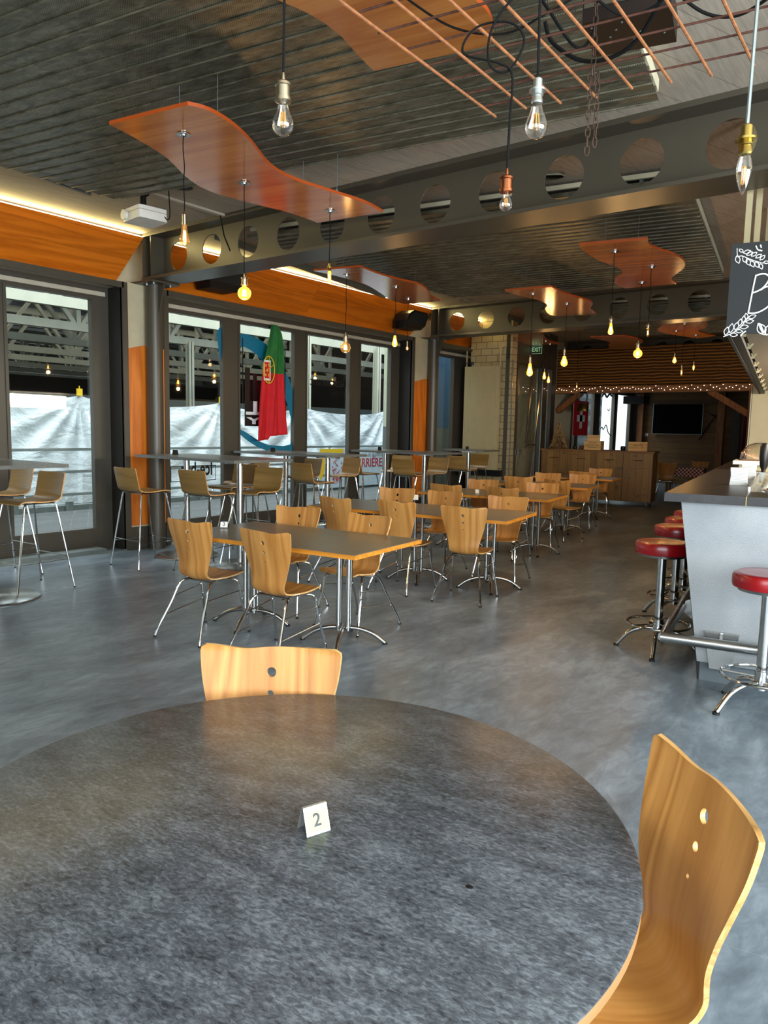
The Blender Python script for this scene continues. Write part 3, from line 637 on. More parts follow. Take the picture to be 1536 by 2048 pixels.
def pendant(label, xy, ztop, zs, zb, kind, sock, sockmat, lit, rose=True, cord=None, power=4, cordmat='cord', group='filament bulb pendants'):
    """zs: height of the socket's upper end, zb: lowest point of the bulb"""
    P = bulb_profile(kind); L = -P[-1][1]; S = SOCK[sock]; H = S[0][1]
    s = (zs-zb)/(L+H)
    t = thing('pendant_bulb', label, 'lamp', (xy[0], xy[1], zb), 0, group)
    zj = L*s
    MB().lathe([(r*s, z*s+zj) for r, z in reversed(S)], n=20).build('socket', sockmat, t)
    hot = lit == 2
    MB().lathe([(r*s, z*s+zj) for r, z in reversed(P)], n=24).build('glass', 'bulb_hot' if hot else ('bulb_amber' if lit == 1 else 'bulb'), t)
    b = MB(); z0 = zj-L*s*.28; z1 = zj-L*s*.72; rr = P[len(P)//2][0]*s*.30
    for k in range(4):
        a = k*PI/2+.4; b.tube([(rr*math.cos(a)*.6, rr*math.sin(a)*.6, z0), (rr*math.cos(a), rr*math.sin(a), z1)], .0016*s if not lit else .0026*s, 5)
    b.build('filament', 'filament' if hot else ('filament_dim' if lit == 1 else 'filament_off'), t)
    b = MB(); b.tube([(0, 0, zj-.002), (0, 0, zj-L*s*.35)], .0035*s, 6); b.tube([(0, 0, zj-L*s*.35), (0, 0, zj-L*s*.7)], .0012*s, 4); b.build('glass_stem', 'bulb', t)
    if cord is None:
        zc = zs-zb; zt = ztop-zb; n = 7; pts = [(.004*math.sin(i*2.1+xy[0]*5)*(0 < i < n), .003*math.cos(i*1.7)*(0 < i < n), zc+(zt-zc)*i/n) for i in range(n+1)]
    else: pts = [(p[0]-xy[0], p[1]-xy[1], p[2]-zb) for p in cord]
    MB().tube(bez(pts, 3 if cord is None else 8), .0036, 6).build('cord', cordmat, t)
    if rose: MB().lathe([(.043, -.004), (.043, 0), (.020, -.0), (.018, -.012), (.003, -.018)][::-1], (0, 0, ztop-zb-.001), 20).build('ceiling_rose', 'chrome', t)
    if lit:
        l = bpy.data.lights.new('bulb_light', 'POINT'); l.energy = power*(.4 if hot else .12); l.color = (1, .58, .22); l.shadow_soft_size = .03
        lo = bpy.data.objects.new('bulb_light', l); COL.objects.link(lo); lo.parent = t; lo.location = (0, 0, -.045)
    return t
zf = 3.398
pendant('clear pear bulb in steel socket, hanging nearest left of top centre', (-1.50, 1.47), 3.70, 2.515, 2.355, 'pear', 'steel', 'nickel', 0, False)
pendant('larger pear bulb in zinc socket, hanging through the rusty grid', (-.915, 1.79), 3.70, 2.470, 2.322, 'pear', 'brass', 'zinc', 0, False, power=0)
R_ = (-1.135, 2.045)
pendant('small clear bulb in copper socket on a looped black cable', R_, 3.0, 2.362, 2.238, 'pear_small', 'steel', 'copper', 0, False,
        cord=[(R_[0], R_[1], 2.362), (R_[0]+.003, R_[1], 2.50), (R_[0]+.004, R_[1]+.002, 2.625), (R_[0]-.03, R_[1]-.02, 2.66), (R_[0]-.13, R_[1]-.06, 2.70), (R_[0]-.10, R_[1]-.04, 2.77), (R_[0]-.01, R_[1], 2.775), (R_[0]+.03, R_[1]+.02, 2.72), (R_[0]-.01, R_[1], 2.64), (R_[0]-.055, R_[1]-.03, 2.66), (R_[0]-.05, R_[1]-.03, 2.76), (R_[0]+.02, R_[1]+.01, 2.86), (R_[0]+.12, R_[1]+.07, 2.93), (R_[0]+.25, R_[1]+.12, 3.02)])
pendant('candle bulb in brass socket on pale cord, at right edge', (-.372, 1.61), 3.70, 2.180, 2.046, 'candle', 'brass', 'brass', 0, False, cordmat='galv', power=0,
        cord=[(-.372, 1.61, 2.18), (-.368, 1.612, 2.5), (-.355, 1.62, 3.0), (-.35, 1.63, 3.7)])
pendant('teardrop Edison bulb under near end of nearest wavy panel', (-4.02, 3.07), zf, 2.93, 2.72, 'edison', 'long', 'nickel', 1, power=3)
pendant('amber globe bulb glowing under the middle of nearest wavy panel', (-4.41, 3.92), zf, 2.735, 2.535, 'globe', 'steel', 'nickel', 2, power=6)
pendant('slim tubular bulb glowing under far end of nearest wavy panel', (-4.35, 4.82), zf, 2.97, 2.80, 'tube', 'brass', 'brass', 2, power=5)
pendant('large clear globe bulb, left of three under the pale panel', (-5.96, 6.91), zf, 2.73, 2.48, 'globe', 'steel', 'nickel', 1, power=4)
pendant('teardrop bulb in black socket under the pale panel', (-5.90, 7.82), zf, 2.88, 2.64, 'edison', 'long', 'black', 2, power=4)
pendant('small bulb farthest right under the pale panel, by the speaker', (-6.28, 8.62), zf, 2.83, 2.69, 'pear_small', 'long', 'nickel', 1, power=3)
pendant('glowing teardrop bulb below the EXIT sign', (-4.63, 9.17), zf, 2.60, 2.32, 'edison', 'long', 'nickel', 2, power=12)
pendant('glowing pear bulb right of the EXIT sign under orange panel', (-4.57, 10.12), zf, 2.79, 2.52, 'pear', 'long', 'nickel', 2, power=12)
pendant('glowing tubular bulb, near one under the right orange panel', (-2.88, 7.46), zf, 2.76, 2.575, 'edison', 'steel', 'nickel', 2, power=12)
pendant('clear tubular bulb, middle one under the right orange panel', (-2.80, 8.35), zf, 2.80, 2.65, 'tube', 'steel', 'nickel', 1, power=4)
pendant('glowing globe bulb, lowest one under the right orange panel', (-3.18, 9.16), zf, 2.71, 2.50, 'globe', 'steel', 'nickel', 2, power=14)
pendant('slim tube bulb, barely glowing, between two brighter ones before brown boards', (-3.71, 12.84), zf, 2.74, 2.55, 'tube', 'long', 'nickel', 1, power=2)
pendant('glowing pear bulb left of two before the brown boards', (-4.09, 13.69), zf, 3.03, 2.84, 'pear', 'long', 'nickel', 2, power=12)
pendant('glowing candle bulb right of two before the brown boards', (-3.97, 14.47), zf, 2.94, 2.76, 'candle', 'long', 'nickel', 2, power=12)
pendant('glowing bulb at the brick end wall, upper of a pair', (-6.74, 14.0), zf, 2.87, 2.64, 'edison', 'long', 'nickel', 2, power=4)
pendant('glowing bulb at the brick end wall, lower of a pair', (-6.88, 14.5), zf, 2.82, 2.60, 'edison', 'long', 'nickel', 2, power=4)
pendant('tiny bulb above the cow bell', (-6.55, 15.2), 3.84, 2.66, 2.52, 'candle', 'long', 'nickel', 1, power=2)

# recessed spots
def spot(x, y, label, warm=(1, .8, .55), e=25, tgt=None):
    t = thing('recessed_spotlight', label, 'lamp', (x, y, 3.84), 0, 'recessed ceiling spotlights')
    MB().lathe([(.075, -.004), (.10, -.012), (.115, -.004), (.115, 0)], n=28).build('trim_ring', 'chrome', t)
    MB().lathe([(.0005, -.002), (.074, -.003)], n=24).build('lamp_face', 'spot_on', t)
    l = bpy.data.lights.new('spot_light', 'SPOT'); l.energy = e; l.color = warm; l.spot_size = 1.6; l.spot_blend = .8; l.shadow_soft_size = .06
    lo = bpy.data.objects.new('spot_light', l); COL.objects.link(lo); lo.parent = t; lo.location = (0, 0, -.03)
    return t
spot(-7.02, 11.35, 'recessed ceiling spotlight left, just before second beam', e=30)
spot(-3.03, 6.28, 'recessed ceiling spotlight seen through a hole of near beam', e=60)
spot(-1.3, 6.4, 'recessed ceiling spotlight behind the near beam over bar stools', (1, .6, .25), 60)
spot(-1.75, 9.3+2.2, 'recessed ceiling spotlight over the far end of the bar', (1, .6, .25), 35)

# ================================================================== RUSTY GRID, CABLES, CHAIN, BOX
t = thing('rebar_grid', 'rusty steel mesh hung flat below the ceiling at top right', 'grid', (0, 0, 0), BY)
def gu(u, v): return u-.137*(3.33-v)
for i in range(10):
    u = -1.25+.15*i; ve = 3.33-.012*((i*5) % 3)
    MB().tube([(gu(u, 1.5), 1.5, 2.995), (gu(u, 2.4)+.004*((i % 3)-1), 2.4, 2.994), (u, ve, 2.995)], .0058, 7).build('long_rod', 'rust', t)
for j in range(12):
    v = 1.58+.148*j; u0 = gu(-1.25, v)-.028+.012*((j*5) % 3)
    MB().tube([(u0, v+.02, 3.005), (.14, v-.006, 3.005)], .0042, 6).build('cross_rod', 'rust_dark', t)
for q in ((-1.1, 2.3), (-.2, 2.3)): MB().tube([(q[0], q[1], 3.0), (q[0], q[1], 3.84)], .002, 5).build('hanger_wire', 'galv', t)
# chain
t = thing('rusty_chain', 'rusty link chain hanging in a doubled strand through the grid', 'chain', (-1.235, 2.875, 2.66), 0)
def link(b, c, h, w, r, ang):
    pts = []
    for k in range(14):
        a = 2*PI*k/14; x = w*math.cos(a); z = h*math.sin(a); pts.append(Vector((x*math.cos(ang), x*math.sin(ang), z))+Vector(c))
    b.tube(pts, r, 5, closed=True)
b = MB()
for k in range(22): link(b, (0, 0, .28+.036*k), .022, .009, .0026, (k % 2)*PI/2)
for k in range(9): link(b, (-.010, 0, .02+.034*k), .021, .009, .0026, (k % 2)*PI/2+.3)
for k in range(8): link(b, (.016, .01, .05+.034*k), .021, .009, .0026, (k % 2)*PI/2+.9)
b.build('chain_link', 'rust2', t)
# dark equipment box over the grid
w = W(-.68, 3.36)
t = thing('ceiling_projector_box', 'dark metal equipment box above the rusty grid with cables', 'box', (w[0], w[1], 3.24), BY+.05)
MB().box(-.17, .17, -.15, .15, 0, .10).build('casing', 'dark_plate', t, smooth=False)
b = MB(); b.box(-.165, .165, -.152, -.15, .055, .098); b.build('front_plate', 'paint', t, smooth=False)
b = MB(); b.tube([(.05*math.cos(a), -.155, .075+.02*math.sin(a)) for a in [i*PI/8 for i in range(16)]], .003, 5, closed=True); b.build('vent_ring', 'galv', t)
b = MB(); b.tube([(-.1, .1, .1), (-.1, .1, .6)], .012); b.tube([(.1, .1, .1), (.1, .1, .6)], .012); b.build('mount', 'black', t)
b = MB()
for i in range(10): b.lathe([(.004, -.003), (.004, 0)], (-.14+.03*i, -.1+.05*((i*3) % 4), 0), 6)
b.build('screw', 'galv', t)
def cable(pts, label, r=.006):
    c = sum((Vector(p) for p in pts), Vector())/len(pts); zt = min(p[2] for p in pts)
    o = MB().tube([p-c for p in bez(pts, 10)], r, 7).build('power_cable', 'cord'); o.location = c
    return tag(o, label, 'cable', 'black cables over the rusty grid')
def Wz(u, v, z): x = W(u, v); return (x[0], x[1], z)
cable([Wz(-.92, 2.95, 3.15), Wz(-.90, 3.0, 3.09), Wz(-.80, 3.06, 3.03), Wz(-.68, 3.08, 3.03), Wz(-.58, 3.05, 3.07), Wz(-.48, 2.95, 3.16), Wz(-.42, 2.85, 3.2)], 'thick black cable sagging in a loop below the dark box', .008)
cable([Wz(-1.25, 2.4, 3.05), Wz(-1.15, 2.6, 3.02), Wz(-1.0, 2.72, 3.02), Wz(-.85, 2.75, 3.07), Wz(-.7, 2.8, 3.15)], 'thin black cable lying on the grid left of the box', .004)
cable([Wz(-.48, 2.85, 3.14), Wz(-.36, 2.98, 3.07), Wz(-.25, 3.02, 3.05), Wz(-.14, 2.98, 3.07), Wz(.0, 2.9, 3.12)], 'black cable draped on the grid towards the right edge', .006)
cable([Wz(-.93, 2.6, 3.2), Wz(-.87, 2.8, 3.12), Wz(-.80, 3.0, 3.05), Wz(-.76, 3.1, 3.2), Wz(-.8, 3.2, 3.6)], 'black cable running up beside the rusty chain', .006)
cable([Wz(-.72, 2.75, 3.12), Wz(-.62, 2.9, 3.08), Wz(-.5, 2.92, 3.1), Wz(-.42, 2.85, 3.15)], 'short black cable curled in front of the dark box', .005)

# ================================================================== PROJECTOR, SPEAKERS, TRUNKING
t = thing('video_projector', 'cream video projector hung from the ceiling by the left window', 'projector', (-6.42, 4.42, 3.52), -.12)
def rbox(b, x0, x1, y0, y1, z0, z1, r=.02, mi=0):
    pts = []
    for cx, cy, a0 in ((x1-r, y1-r, 0), (x0+r, y1-r, PI/2), (x0+r, y0+r, PI), (x1-r, y0+r, 1.5*PI)):
        for k in range(5): a = a0+k*PI/8; pts.append((cx+r*math.cos(a), cy+r*math.sin(a)))
    b.prism(pts, z0, z1, mi); return b
rbox(MB(), -.17, .17, -.13, .17, .0, .115, .03).build('casing', 'white', t)
b = MB(); rbox(b, -.172, .172, -.132, .172, .072, .080, .03); b.build('seam', 'cable_trunk', t)
ln = MB(); ln.lathe([(.030, 0), (.046, 0), (.048, .03), (.030, .03)], n=24)
ln.v = [(x-.10, -.13-z, y+.058) for x, y, z in ln.v]; ln.build('lens_ring', 'white', t)
ln = MB(); ln.lathe([(.0005, .022), (.03, .018), (.034, .006)], n=24); ln.v = [(x-.10, -.135-z, y+.058) for x, y, z in ln.v]; ln.build('lens', 'tv', t)
b = MB(); b.lathe([(.05, .115), (.03, .15), (.03, .24), (.06, .26), (.06, .32)], n=16); b.build('ceiling_mount', 'black', t)
b = MB(); b.tube(bez([(.15, .12, .08), (.19, .15, .02), (.22, .16, .06), (.21, .16, .2), (.2, .16, .32)], 6), .005); b.build('cable', 'cord', t)
MB().lathe([(.0005, 0), (.05, -.01), (.09, 0), (.09, .005)], (.32, .25, .315), 20).build('ceiling_dish', 'black', t)
b = MB(); b.box(-6.49, -6.43, 4.35, 5.44, 3.815, 3.838); tag(b.build('cable_trunking', 'cable_trunk', smooth=False), 'cream cable duct on the ceiling from projector to near beam', 'duct')
b = MB(); b.tube([(-6.46, 5.40, 3.82), (-6.42, 5.42, 3.6), (-6.30, 5.40, 3.43)], .009, 6); tag(b.build('opening_rod', 'black'), 'thin dark rod slanting down before the near beam', 'rod')
def speaker(y, label):
    t = thing('wall_speaker', label, 'speaker', (-7.97, y, 3.50), 0, 'black wall speakers on the orange boards')
    pts = [(-.30, -.02), (-.22, -.14), (.22, -.14), (.30, -.06), (.27, .10), (.2, .15), (-.2, .15), (-.29, .09)]
    b = MB(); n = len(pts)
    vs = [(-.10+q*.30+z*.5, p*1.0, z) for q in (0, 1) for p, z in pts]
    b.add(vs, [tuple(range(n)), tuple(reversed(range(n, 2*n)))]+[(i, n+i, n+(i+1) % n, (i+1) % n) for i in range(n)])
    b.build('cabinet', 'black', t, smooth=False)
    b = MB(); vs = [(.205+z*.5, p*.88, z*.85) for p, z in pts]; b.add(vs, [tuple(reversed(range(n)))]); b.build('grille', 'board', t, smooth=False)
    return t
speaker(10.95, 'black wedge speaker on orange board, at left of second beam'); speaker(6.62, 'black speaker half hidden behind the near beam')

# ================================================================== DINING CHAIRS
def cat(profile_pts, n): return bez([(0, y, z) for y, z in profile_pts], n)
def make_shell(prof, widths, curve, thick, mats, holes=(), nt=22, topwave=None, name='shell', corner=.03):
    P = cat(prof, 6); N = len(P)
    S = [0]
    for i in range(1, N): S.append(S[-1]+(P[i]-P[i-1]).length)
    tot = S[-1]; WP = bez([(a, w_, 0) for a, w_ in widths], 6)
    def wat(s):
        q = s/tot
        for p_, q_ in zip(WP, WP[1:]):
            if q <= q_.x: return p_.y+(q_.y-p_.y)*(q-p_.x)/max(1e-9, q_.x-p_.x)
        return widths[-1][1]
    def cat_(s):
        q = s/tot
        for (a, wa), (b_, wb) in zip(curve, curve[1:]):
            if q <= b_: f = (q-a)/(b_-a); return wa+(wb-wa)*f
        return curve[-1][1]
    vs = []; uv = []; 
    for i in range(N):
        tg = (P[min(i+1, N-1)]-P[max(i-1, 0)]).normalized(); nrm = Vector((0, -tg.z, tg.y))  # towards sitter
        if nrm.y < 0 and nrm.z < 0: nrm = -nrm
        w = wat(S[i])
        e0 = S[i]; e1 = tot-S[i]
        for e in (e0, e1):
            if e < corner: w -= corner-math.sqrt(max(0, corner**2-(corner-e)**2))
        for k in range(nt+1):
            x = -1+2*k/nt; c = cat_(S[i])*x*x
            p = P[i]+Vector((x*w, 0, 0))+nrm*c
            if topwave: p.z += topwave(x)*max(0, 1-S[i]/.16)
            vs.append(p); uv.append((p.x, S[i]))
    b = MB(); b.v = [tuple(v) for v in vs]; W_ = nt+1
    b.f = [(i*W_+k, i*W_+k+1, (i+1)*W_+k+1, (i+1)*W_+k) for i in range(N-1) for k in range(nt)]; b.mi = [0]*len(b.f); b.uv = uv
    o = b.build(name, mats); md = o.modifiers.new('s', 'SOLIDIFY'); md.thickness = thick; md.offset = 0; md.material_offset_rim = 1
    cut = []
    for (z, r) in holes:
        # position on the back at height z
        j = min(range(N//2), key=lambda i: abs(P[i].z-z)); c = MB().lathe([(r, -.06), (r, .06)], n=20); c.v = [(x, P[j].y+zz, z+y) for x, y, zz in c.v]
        co = c.build('cutter', [mats[1]], smooth=False); bq = bmesh.new(); bq.from_mesh(co.data); bmesh.ops.recalc_face_normals(bq, faces=bq.faces); bq.to_mesh(co.data); bq.free(); cut.append(co); bm = o.modifiers.new('h', 'BOOLEAN'); bm.operation = 'DIFFERENCE'; bm.object = co; bm.solver = 'EXACT'; bm.material_mode = 'TRANSFER'
    bpy.context.view_layer.update(); dg = bpy.context.evaluated_depsgraph_get()
    me = bpy.data.meshes.new_from_object(o.evaluated_get(dg)); me.name = name
    for c in cut: bpy.data.objects.remove(c)
    bpy.data.objects.remove(o)
    me.polygons.foreach_set('use_smooth', [True]*len(me.polygons)); me.set_sharp_from_angle(angle=math.radians(35))
    if len(me.materials) < 2: me.materials.append(M[mats[1]])
    o = bpy.data.objects.new(name, me); COL.objects.link(o); return o
def make_chair():
    t = empty('dining_chair')
    sh = make_shell([(-.165, .885), (-.150, .80), (-.128, .69), (-.112, .58), (-.112, .50), (-.088, .452), (-.03, .432), (.06, .437), (.15, .452), (.215, .462), (.245, .452)],
                    [(0, .228), (.13, .217), (.27, .190), (.41, .156), (.53, .140), (.63, .152), (.75, .188), (.89, .202), (1, .192)],
                    [(0, .030), (.3, .028), (.5, .012), (.7, .018), (1, .006)], .0105, ['ply', 'ply_edge'],
                    holes=[(.803, .0155), (.737, .0105), (.672, .0055)], topwave=lambda x: -.011*math.exp(-((x-.42)/.34)**2)-.001*(1-x), corner=.020, name='seat_shell')
    sh.parent = t
    for s in (-1, 1):
        pts = [(s*.10, .02, .418), (s*.135, -.05, .415), (s*.155, -.095, .38), (s*.178, -.155, .25), (s*.215, -.235, .09), (s*.232, -.262, .01)]
        MB().tube(bez(pts, 5), .0095, 8).lathe([(.0115, 0), (.0115, .014)], (s*.233, -.264, 0), 8, mi=1).build('leg', ['chrome', 'rubber'], t)
        pts = [(s*.10, .06, .418), (s*.16, .13, .425), (s*.195, .168, .395), (s*.208, .195, .25), (s*.228, .235, .09), (s*.235, .25, .01)]
        MB().tube(bez(pts, 5), .0095, 8).lathe([(.0115, 0), (.0115, .014)], (s*.235, .25, 0), 8, mi=1).build('leg', ['chrome', 'rubber'], t)
        b = MB(); b.tube([(s*.168, -.13, .30), (s*.205, .185, .335)], .004, 6); b.tube([(s*.192, -.195, .165), (s*.214, .21, .215)], .004, 6)
        b.tube([(s*.205, .185, .335), (s*.228, .19, .33), (s*.226, .20, .29), (s*.214, .20, .27)], .004, 6); b.build('stacking_rail', 'chrome', t)
    b = MB(); b.bar((-.13, -.03, .418), (.13, -.03, .418), .02, .006); b.bar((-.13, .07, .424), (.13, .07, .424), .02, .006); b.build('seat_bracket', 'steel', t, smooth=False)
    return t
chair0 = make_chair(); used = []
def chair(u, v, face, label, group, turn=0):
    c = chair0 if not used else copy_tree(chair0); used.append(c)
    w = W(u, v); c.location = (w[0], w[1], 0); c.rotation_euler.z = BY+(0 if face == 'N' else PI)+math.radians(turn)
    return tag(c, label, 'chair', group)
G1 = 'plywood chairs at the long grey tables'
def at_top(a, face, label, turn=0, group=G1):
    """a: middle of the backrest's upper edge in the counter's frame"""
    off = .165
    th = math.radians(turn); d = (-math.sin(th), math.cos(th)) if face == 'N' else (math.sin(th), -math.cos(th))
    return chair(a[0]+off*d[0], a[1]+off*d[1], face, label, group, turn)
at_top((-3.78, 4.01), 'N', 'plywood chair, backrest to us, at left end of the nearest long table', -4)
at_top((-3.01, 3.90), 'N', 'plywood chair, backrest to us, right of two at the nearest long table', -5)
at_top((-3.69, 5.33), 'S', 'plywood chair facing us across the nearest long table, the left one', 3)
at_top((-2.88, 5.18), 'S', 'plywood chair facing us at right end of nearest long table, seat showing below it', -12)
at_top((-3.93, 6.24), 'N', 'plywood chair, back to us, leftmost at second long table', -14)
at_top((-3.25, 6.28), 'N', 'plywood chair, back to us, middle one of three at second long table', -8)
at_top((-2.52, 6.22), 'N', 'plywood chair, whole hourglass back to us, right end of second long table', 3)
at_top((-3.97, 7.76), 'S', 'plywood chair facing us across second long table, left of three', 5)
at_top((-3.33, 7.72), 'S', 'plywood chair facing us across second long table, middle of three', -6)
at_top((-2.54, 7.58), 'S', 'plywood chair facing us across second long table, right end', 0)
at_top((-3.76, 8.65), 'N', 'plywood chair, back to us, at third long table left of centre', -5)
at_top((-3.02, 8.70), 'N', 'plywood chair, back to us, at third long table right of centre', -8)
at_top((-3.73, 9.99), 'S', 'plywood chair facing us across third long table, the left one', 2)
at_top((-2.85, 9.93), 'S', 'plywood chair facing us across third long table, the right one', 3)
at_top((-3.55, 10.98), 'N', 'dark-lit plywood chair, back to us, left one at fourth table', 3)
at_top((-2.88, 10.70), 'N', 'dark-lit plywood chair, back to us, right one at fourth table', -18)
at_top((-3.48, 12.44), 'S', 'plywood chair facing us behind fourth table, the left one', -2)
at_top((-2.90, 12.48), 'S', 'plywood chair facing us behind fourth table, the right one', 0)
at_top((-3.14, 13.33), 'N', 'plywood chair, back to us, at the last table before the wooden sideboard', 0)
at_top((-3.10, 14.79), 'S', 'plywood chair facing us behind the last table, before the wooden sideboard', 0)
G2 = 'plywood chairs at the round foreground table'
at_top((-1.385, 1.855), 'S', 'pale plywood chair tucked under far side of the foreground round table', 23, G2)
c = at_top((-.070, 1.59), 'N', 'large near plywood chair at the right edge of the foreground round table', 121, G2)

# ================================================================== TABLES
def pedestal(par, x, y, top, r=.30, rot=0, mat='steel', tubes=4):
    b = MB()
    for k in range(tubes):
        a = rot+k*2*PI/tubes+PI/4; b.tube([(x+.052*math.cos(a), y+.052*math.sin(a), .10), (x+.052*math.cos(a), y+.052*math.sin(a), top)], .0165, 12)
    b.box(x-.14, x+.14, y-.14, y+.14, top-.006, top); b.build('pedestal', mat, par)
    for k in range(4):
        a = rot+k*PI/2; c, s = math.cos(a), math.sin(a)
        pts = [(x+.02*c, y+.02*s, .115), (x+.12*c, y+.12*s, .108), (x+.22*c, y+.22*s, .075), (x+r*c, y+r*s, .012)]
        MB().tube(bez(pts, 5), .016, 10).lathe([(.018, 0), (.018, .012)], (x+r*c, y+r*s, 0), 10, mi=1).build('foot', [mat, 'rubber'], par)
def long_table(u0, u1, v0, v1, label, peds, group='long grey-topped dining tables', turn=0):
    cu, cv = (u0+u1)/2, (v0+v1)/2; w = W(cu, cv); t = thing('dining_table', label, 'table', (w[0], w[1], 0), BY+math.radians(turn), group)
    b = MB(); hx, hy = (u1-u0)/2, (v1-v0)/2; b.box(-hx, hx, -hy, hy, .722, .752); b.build('table_edge', 'edge', t, smooth=False)
    MB().box(-hx+.001, hx-.001, -hy+.001, hy-.001, .7515, .7555).build('tabletop', 'grey_top', t, smooth=False)
    for pu in peds: pedestal(t, pu-cu, 0, .722, .31, .42 if (int(pu*10) % 2) else .35)
    b = MB(); b.box(-hx+.2, hx-.2, -.02, .02, .69, .721); b.build('rail', 'black', t, smooth=False)
    return t
long_table(-4.02, -2.37, 4.13, 5.04, 'nearest long grey table with a number 3 stand', (-2.76, -3.66), turn=-3)
long_table(-4.38, -2.18, 6.47, 7.41, 'second long grey table, a white number card on it', (-2.50, -3.30, -4.1))
long_table(-3.36, -2.47, 8.84, 9.80, 'third table row, its right-hand square half', (-2.75,))
long_table(-4.24, -3.37, 8.84, 9.80, 'third table row, its left-hand square half', (-3.8,))
long_table(-4.1, -2.52, 11.15, 12.05, 'fourth table back with thick wooden edge', (-2.95, -3.7))
long_table(-4.1, -2.62, 13.5, 14.38, 'last grey table, before the wooden sideboard', (-3.0, -3.7))
# round table
RT = (-1.070, 1.055)
t = thing('round_table', 'large round table with mottled dark grey top, in the foreground', 'table', (RT[0], RT[1], 0), BY)
MB().lathe([(.69, .724), (.722, .724), (.727, .730), (.727, .744), (.724, .750), (.70, .751)], n=128).build('table_edge', 'edge_tan', t)
MB().lathe([(.0005, .748), (.715, .748), (.726, .7485), (.7275, .7535), (.722, .7555), (.0005, .7556)], n=128, mi=0).build('tabletop', 'slate', t)
pedestal(t, 0, 0, .724, .36, .5)
o = MB().lathe([(.0075, .0), (.006, .0006), (.0005, .0008)], n=14).build('ink_spot', 'film_black'); o.location = (-.632, 1.098, .7556); o.scale = (1, .8, 1); tag(o, 'small black spot on the round table right of the number stand', 'stain')
# number stands
def stand(x, y, z, rz, label, txt=None, s=1.0, mat='tag', face=None):
    t = thing('table_number_stand', label, 'table number', (x, y, z), rz, 'folded table number stands')
    w, h, d, th = .027*s, .052*s, .022*s, .0014
    b = MB()
    for sg in (-1, 1):
        vs = []
        for q in (0, th):
            vs += [(-w, sg*(d-q), 0), (w, sg*(d-q), 0), (w, sg*(.003-q*.5), h), (-w, sg*(.003-q*.5), h)]
        b.add(vs, [(0, 1, 2, 3), (7, 6, 5, 4), (0, 4, 5, 1), (1, 5, 6, 2), (3, 2, 6, 7), (0, 3, 7, 4)])
    b.box(-w, w, -.003, .003, h-.001, h+.0008)
    b.build('folded_plate', mat, t, smooth=False)
    if face:
        n = Vector((0, -h, -(d-.003))).normalized(); up = Vector((0, d-.003, h)).normalized(); c = Vector((0, -(d-(d-.003)*.48), h*.48))+Vector((0, -1, .38)).normalized()*.0005
        b = MB(); x = Vector((1, 0, 0)); b.add([c-x*w*.94-up*h*.43, c+x*w*.94-up*h*.43, c+x*w*.94+up*h*.36, c-x*w*.94+up*h*.36], [(0, 1, 2, 3)]); b.build('number_label', face, t, smooth=False)
        if txt: text_mesh(txt, .036*s, 'number', 'ink' if face == 'taglabel' else 'inkdark', t, MX(c+Vector((0, -1, .38)).normalized()*.0006, (1, 0, 0), up), .0002, bold=.0006)
    return t
stand(-.982, 1.06, .7557, BY+math.radians(62), 'steel table stand with number 2 on the foreground round table', '2', 1.0, 'tag', 'taglabel')
stand(-4.63, 3.90, .756, BY+math.radians(30), 'small white number 3 stand on the nearest long table', '3', 1.15, 'black', 'paper')
stand(-4.97, 7.06, .756, BY+.5, 'white number card on the second long table', None, 1.1, 'white')
stand(-4.96, 8.45, .756, BY+.6, 'tiny white number card on the third table row', None, .9, 'white')

def high_table(x0, x1, y0, y1, label, poles, yp=None):
    cx, cy = (x0+x1)/2, (y0+y1)/2; t = thing('high_table', label, 'table', (cx, cy, 0), 0, 'tall dark bar-height tables by the windows')
    b = MB(); b.box(x0-cx, x1-cx, y0-cy, y1-cy, 1.185, 1.215); b.build('tabletop', 'dark_top', t, smooth=False)
    for p in poles:
        MB().lathe([(.37, 0), (.372, .008), (.36, .016), (.12, .026), (.045, .034), (.035, .04)], (p-cx, 0, 0), 40).build('base_plate', 'steel', t)
        b = MB(); b.lathe([(.036, .03), (.036, 1.185)], (p-cx, 0, 0), 20); b.box(p-cx-.2, p-cx+.2, -.025, .025, 1.16, 1.185); b.box(p-cx-.025, p-cx+.025, -.2, .2, 1.16, 1.185); b.build('pole', 'steel', t)
    return t
high_table(-7.95, -6.12, 2.60, 3.42, 'tall grey table cut off at the left edge', (-6.68, -7.6))
high_table(-7.68, -5.92, 5.12, 5.98, 'tall grey table before the left round column', (-6.32, -7.27))
high_table(-8.28, -6.47, 7.15, 8.0, 'tall dark table in front of the flag window', (-6.83, -7.64))
high_table(-8.05, -6.38, 9.5, 10.35, 'tall dark table before the round column by blue-tinted window', (-6.83, -7.64))
high_table(-7.86, -6.92, 11.97, 12.6, 'short tall table farthest back, before the limestone wall', (-7.43,))
for x, y, l in ((-7.42, 5.50, 'dark number stand on tall table before left column'), (-7.78, 7.45, 'dark number stand on tall table by the flag'), (-7.60, 9.72, 'dark number stand on tall table near orange pier'), (-7.35, 12.1, 'red-brown number stand on farthest tall table')):
    stand(x, y, 1.2155, .55, l, None, 1.1, 'dark_plate', 'black')

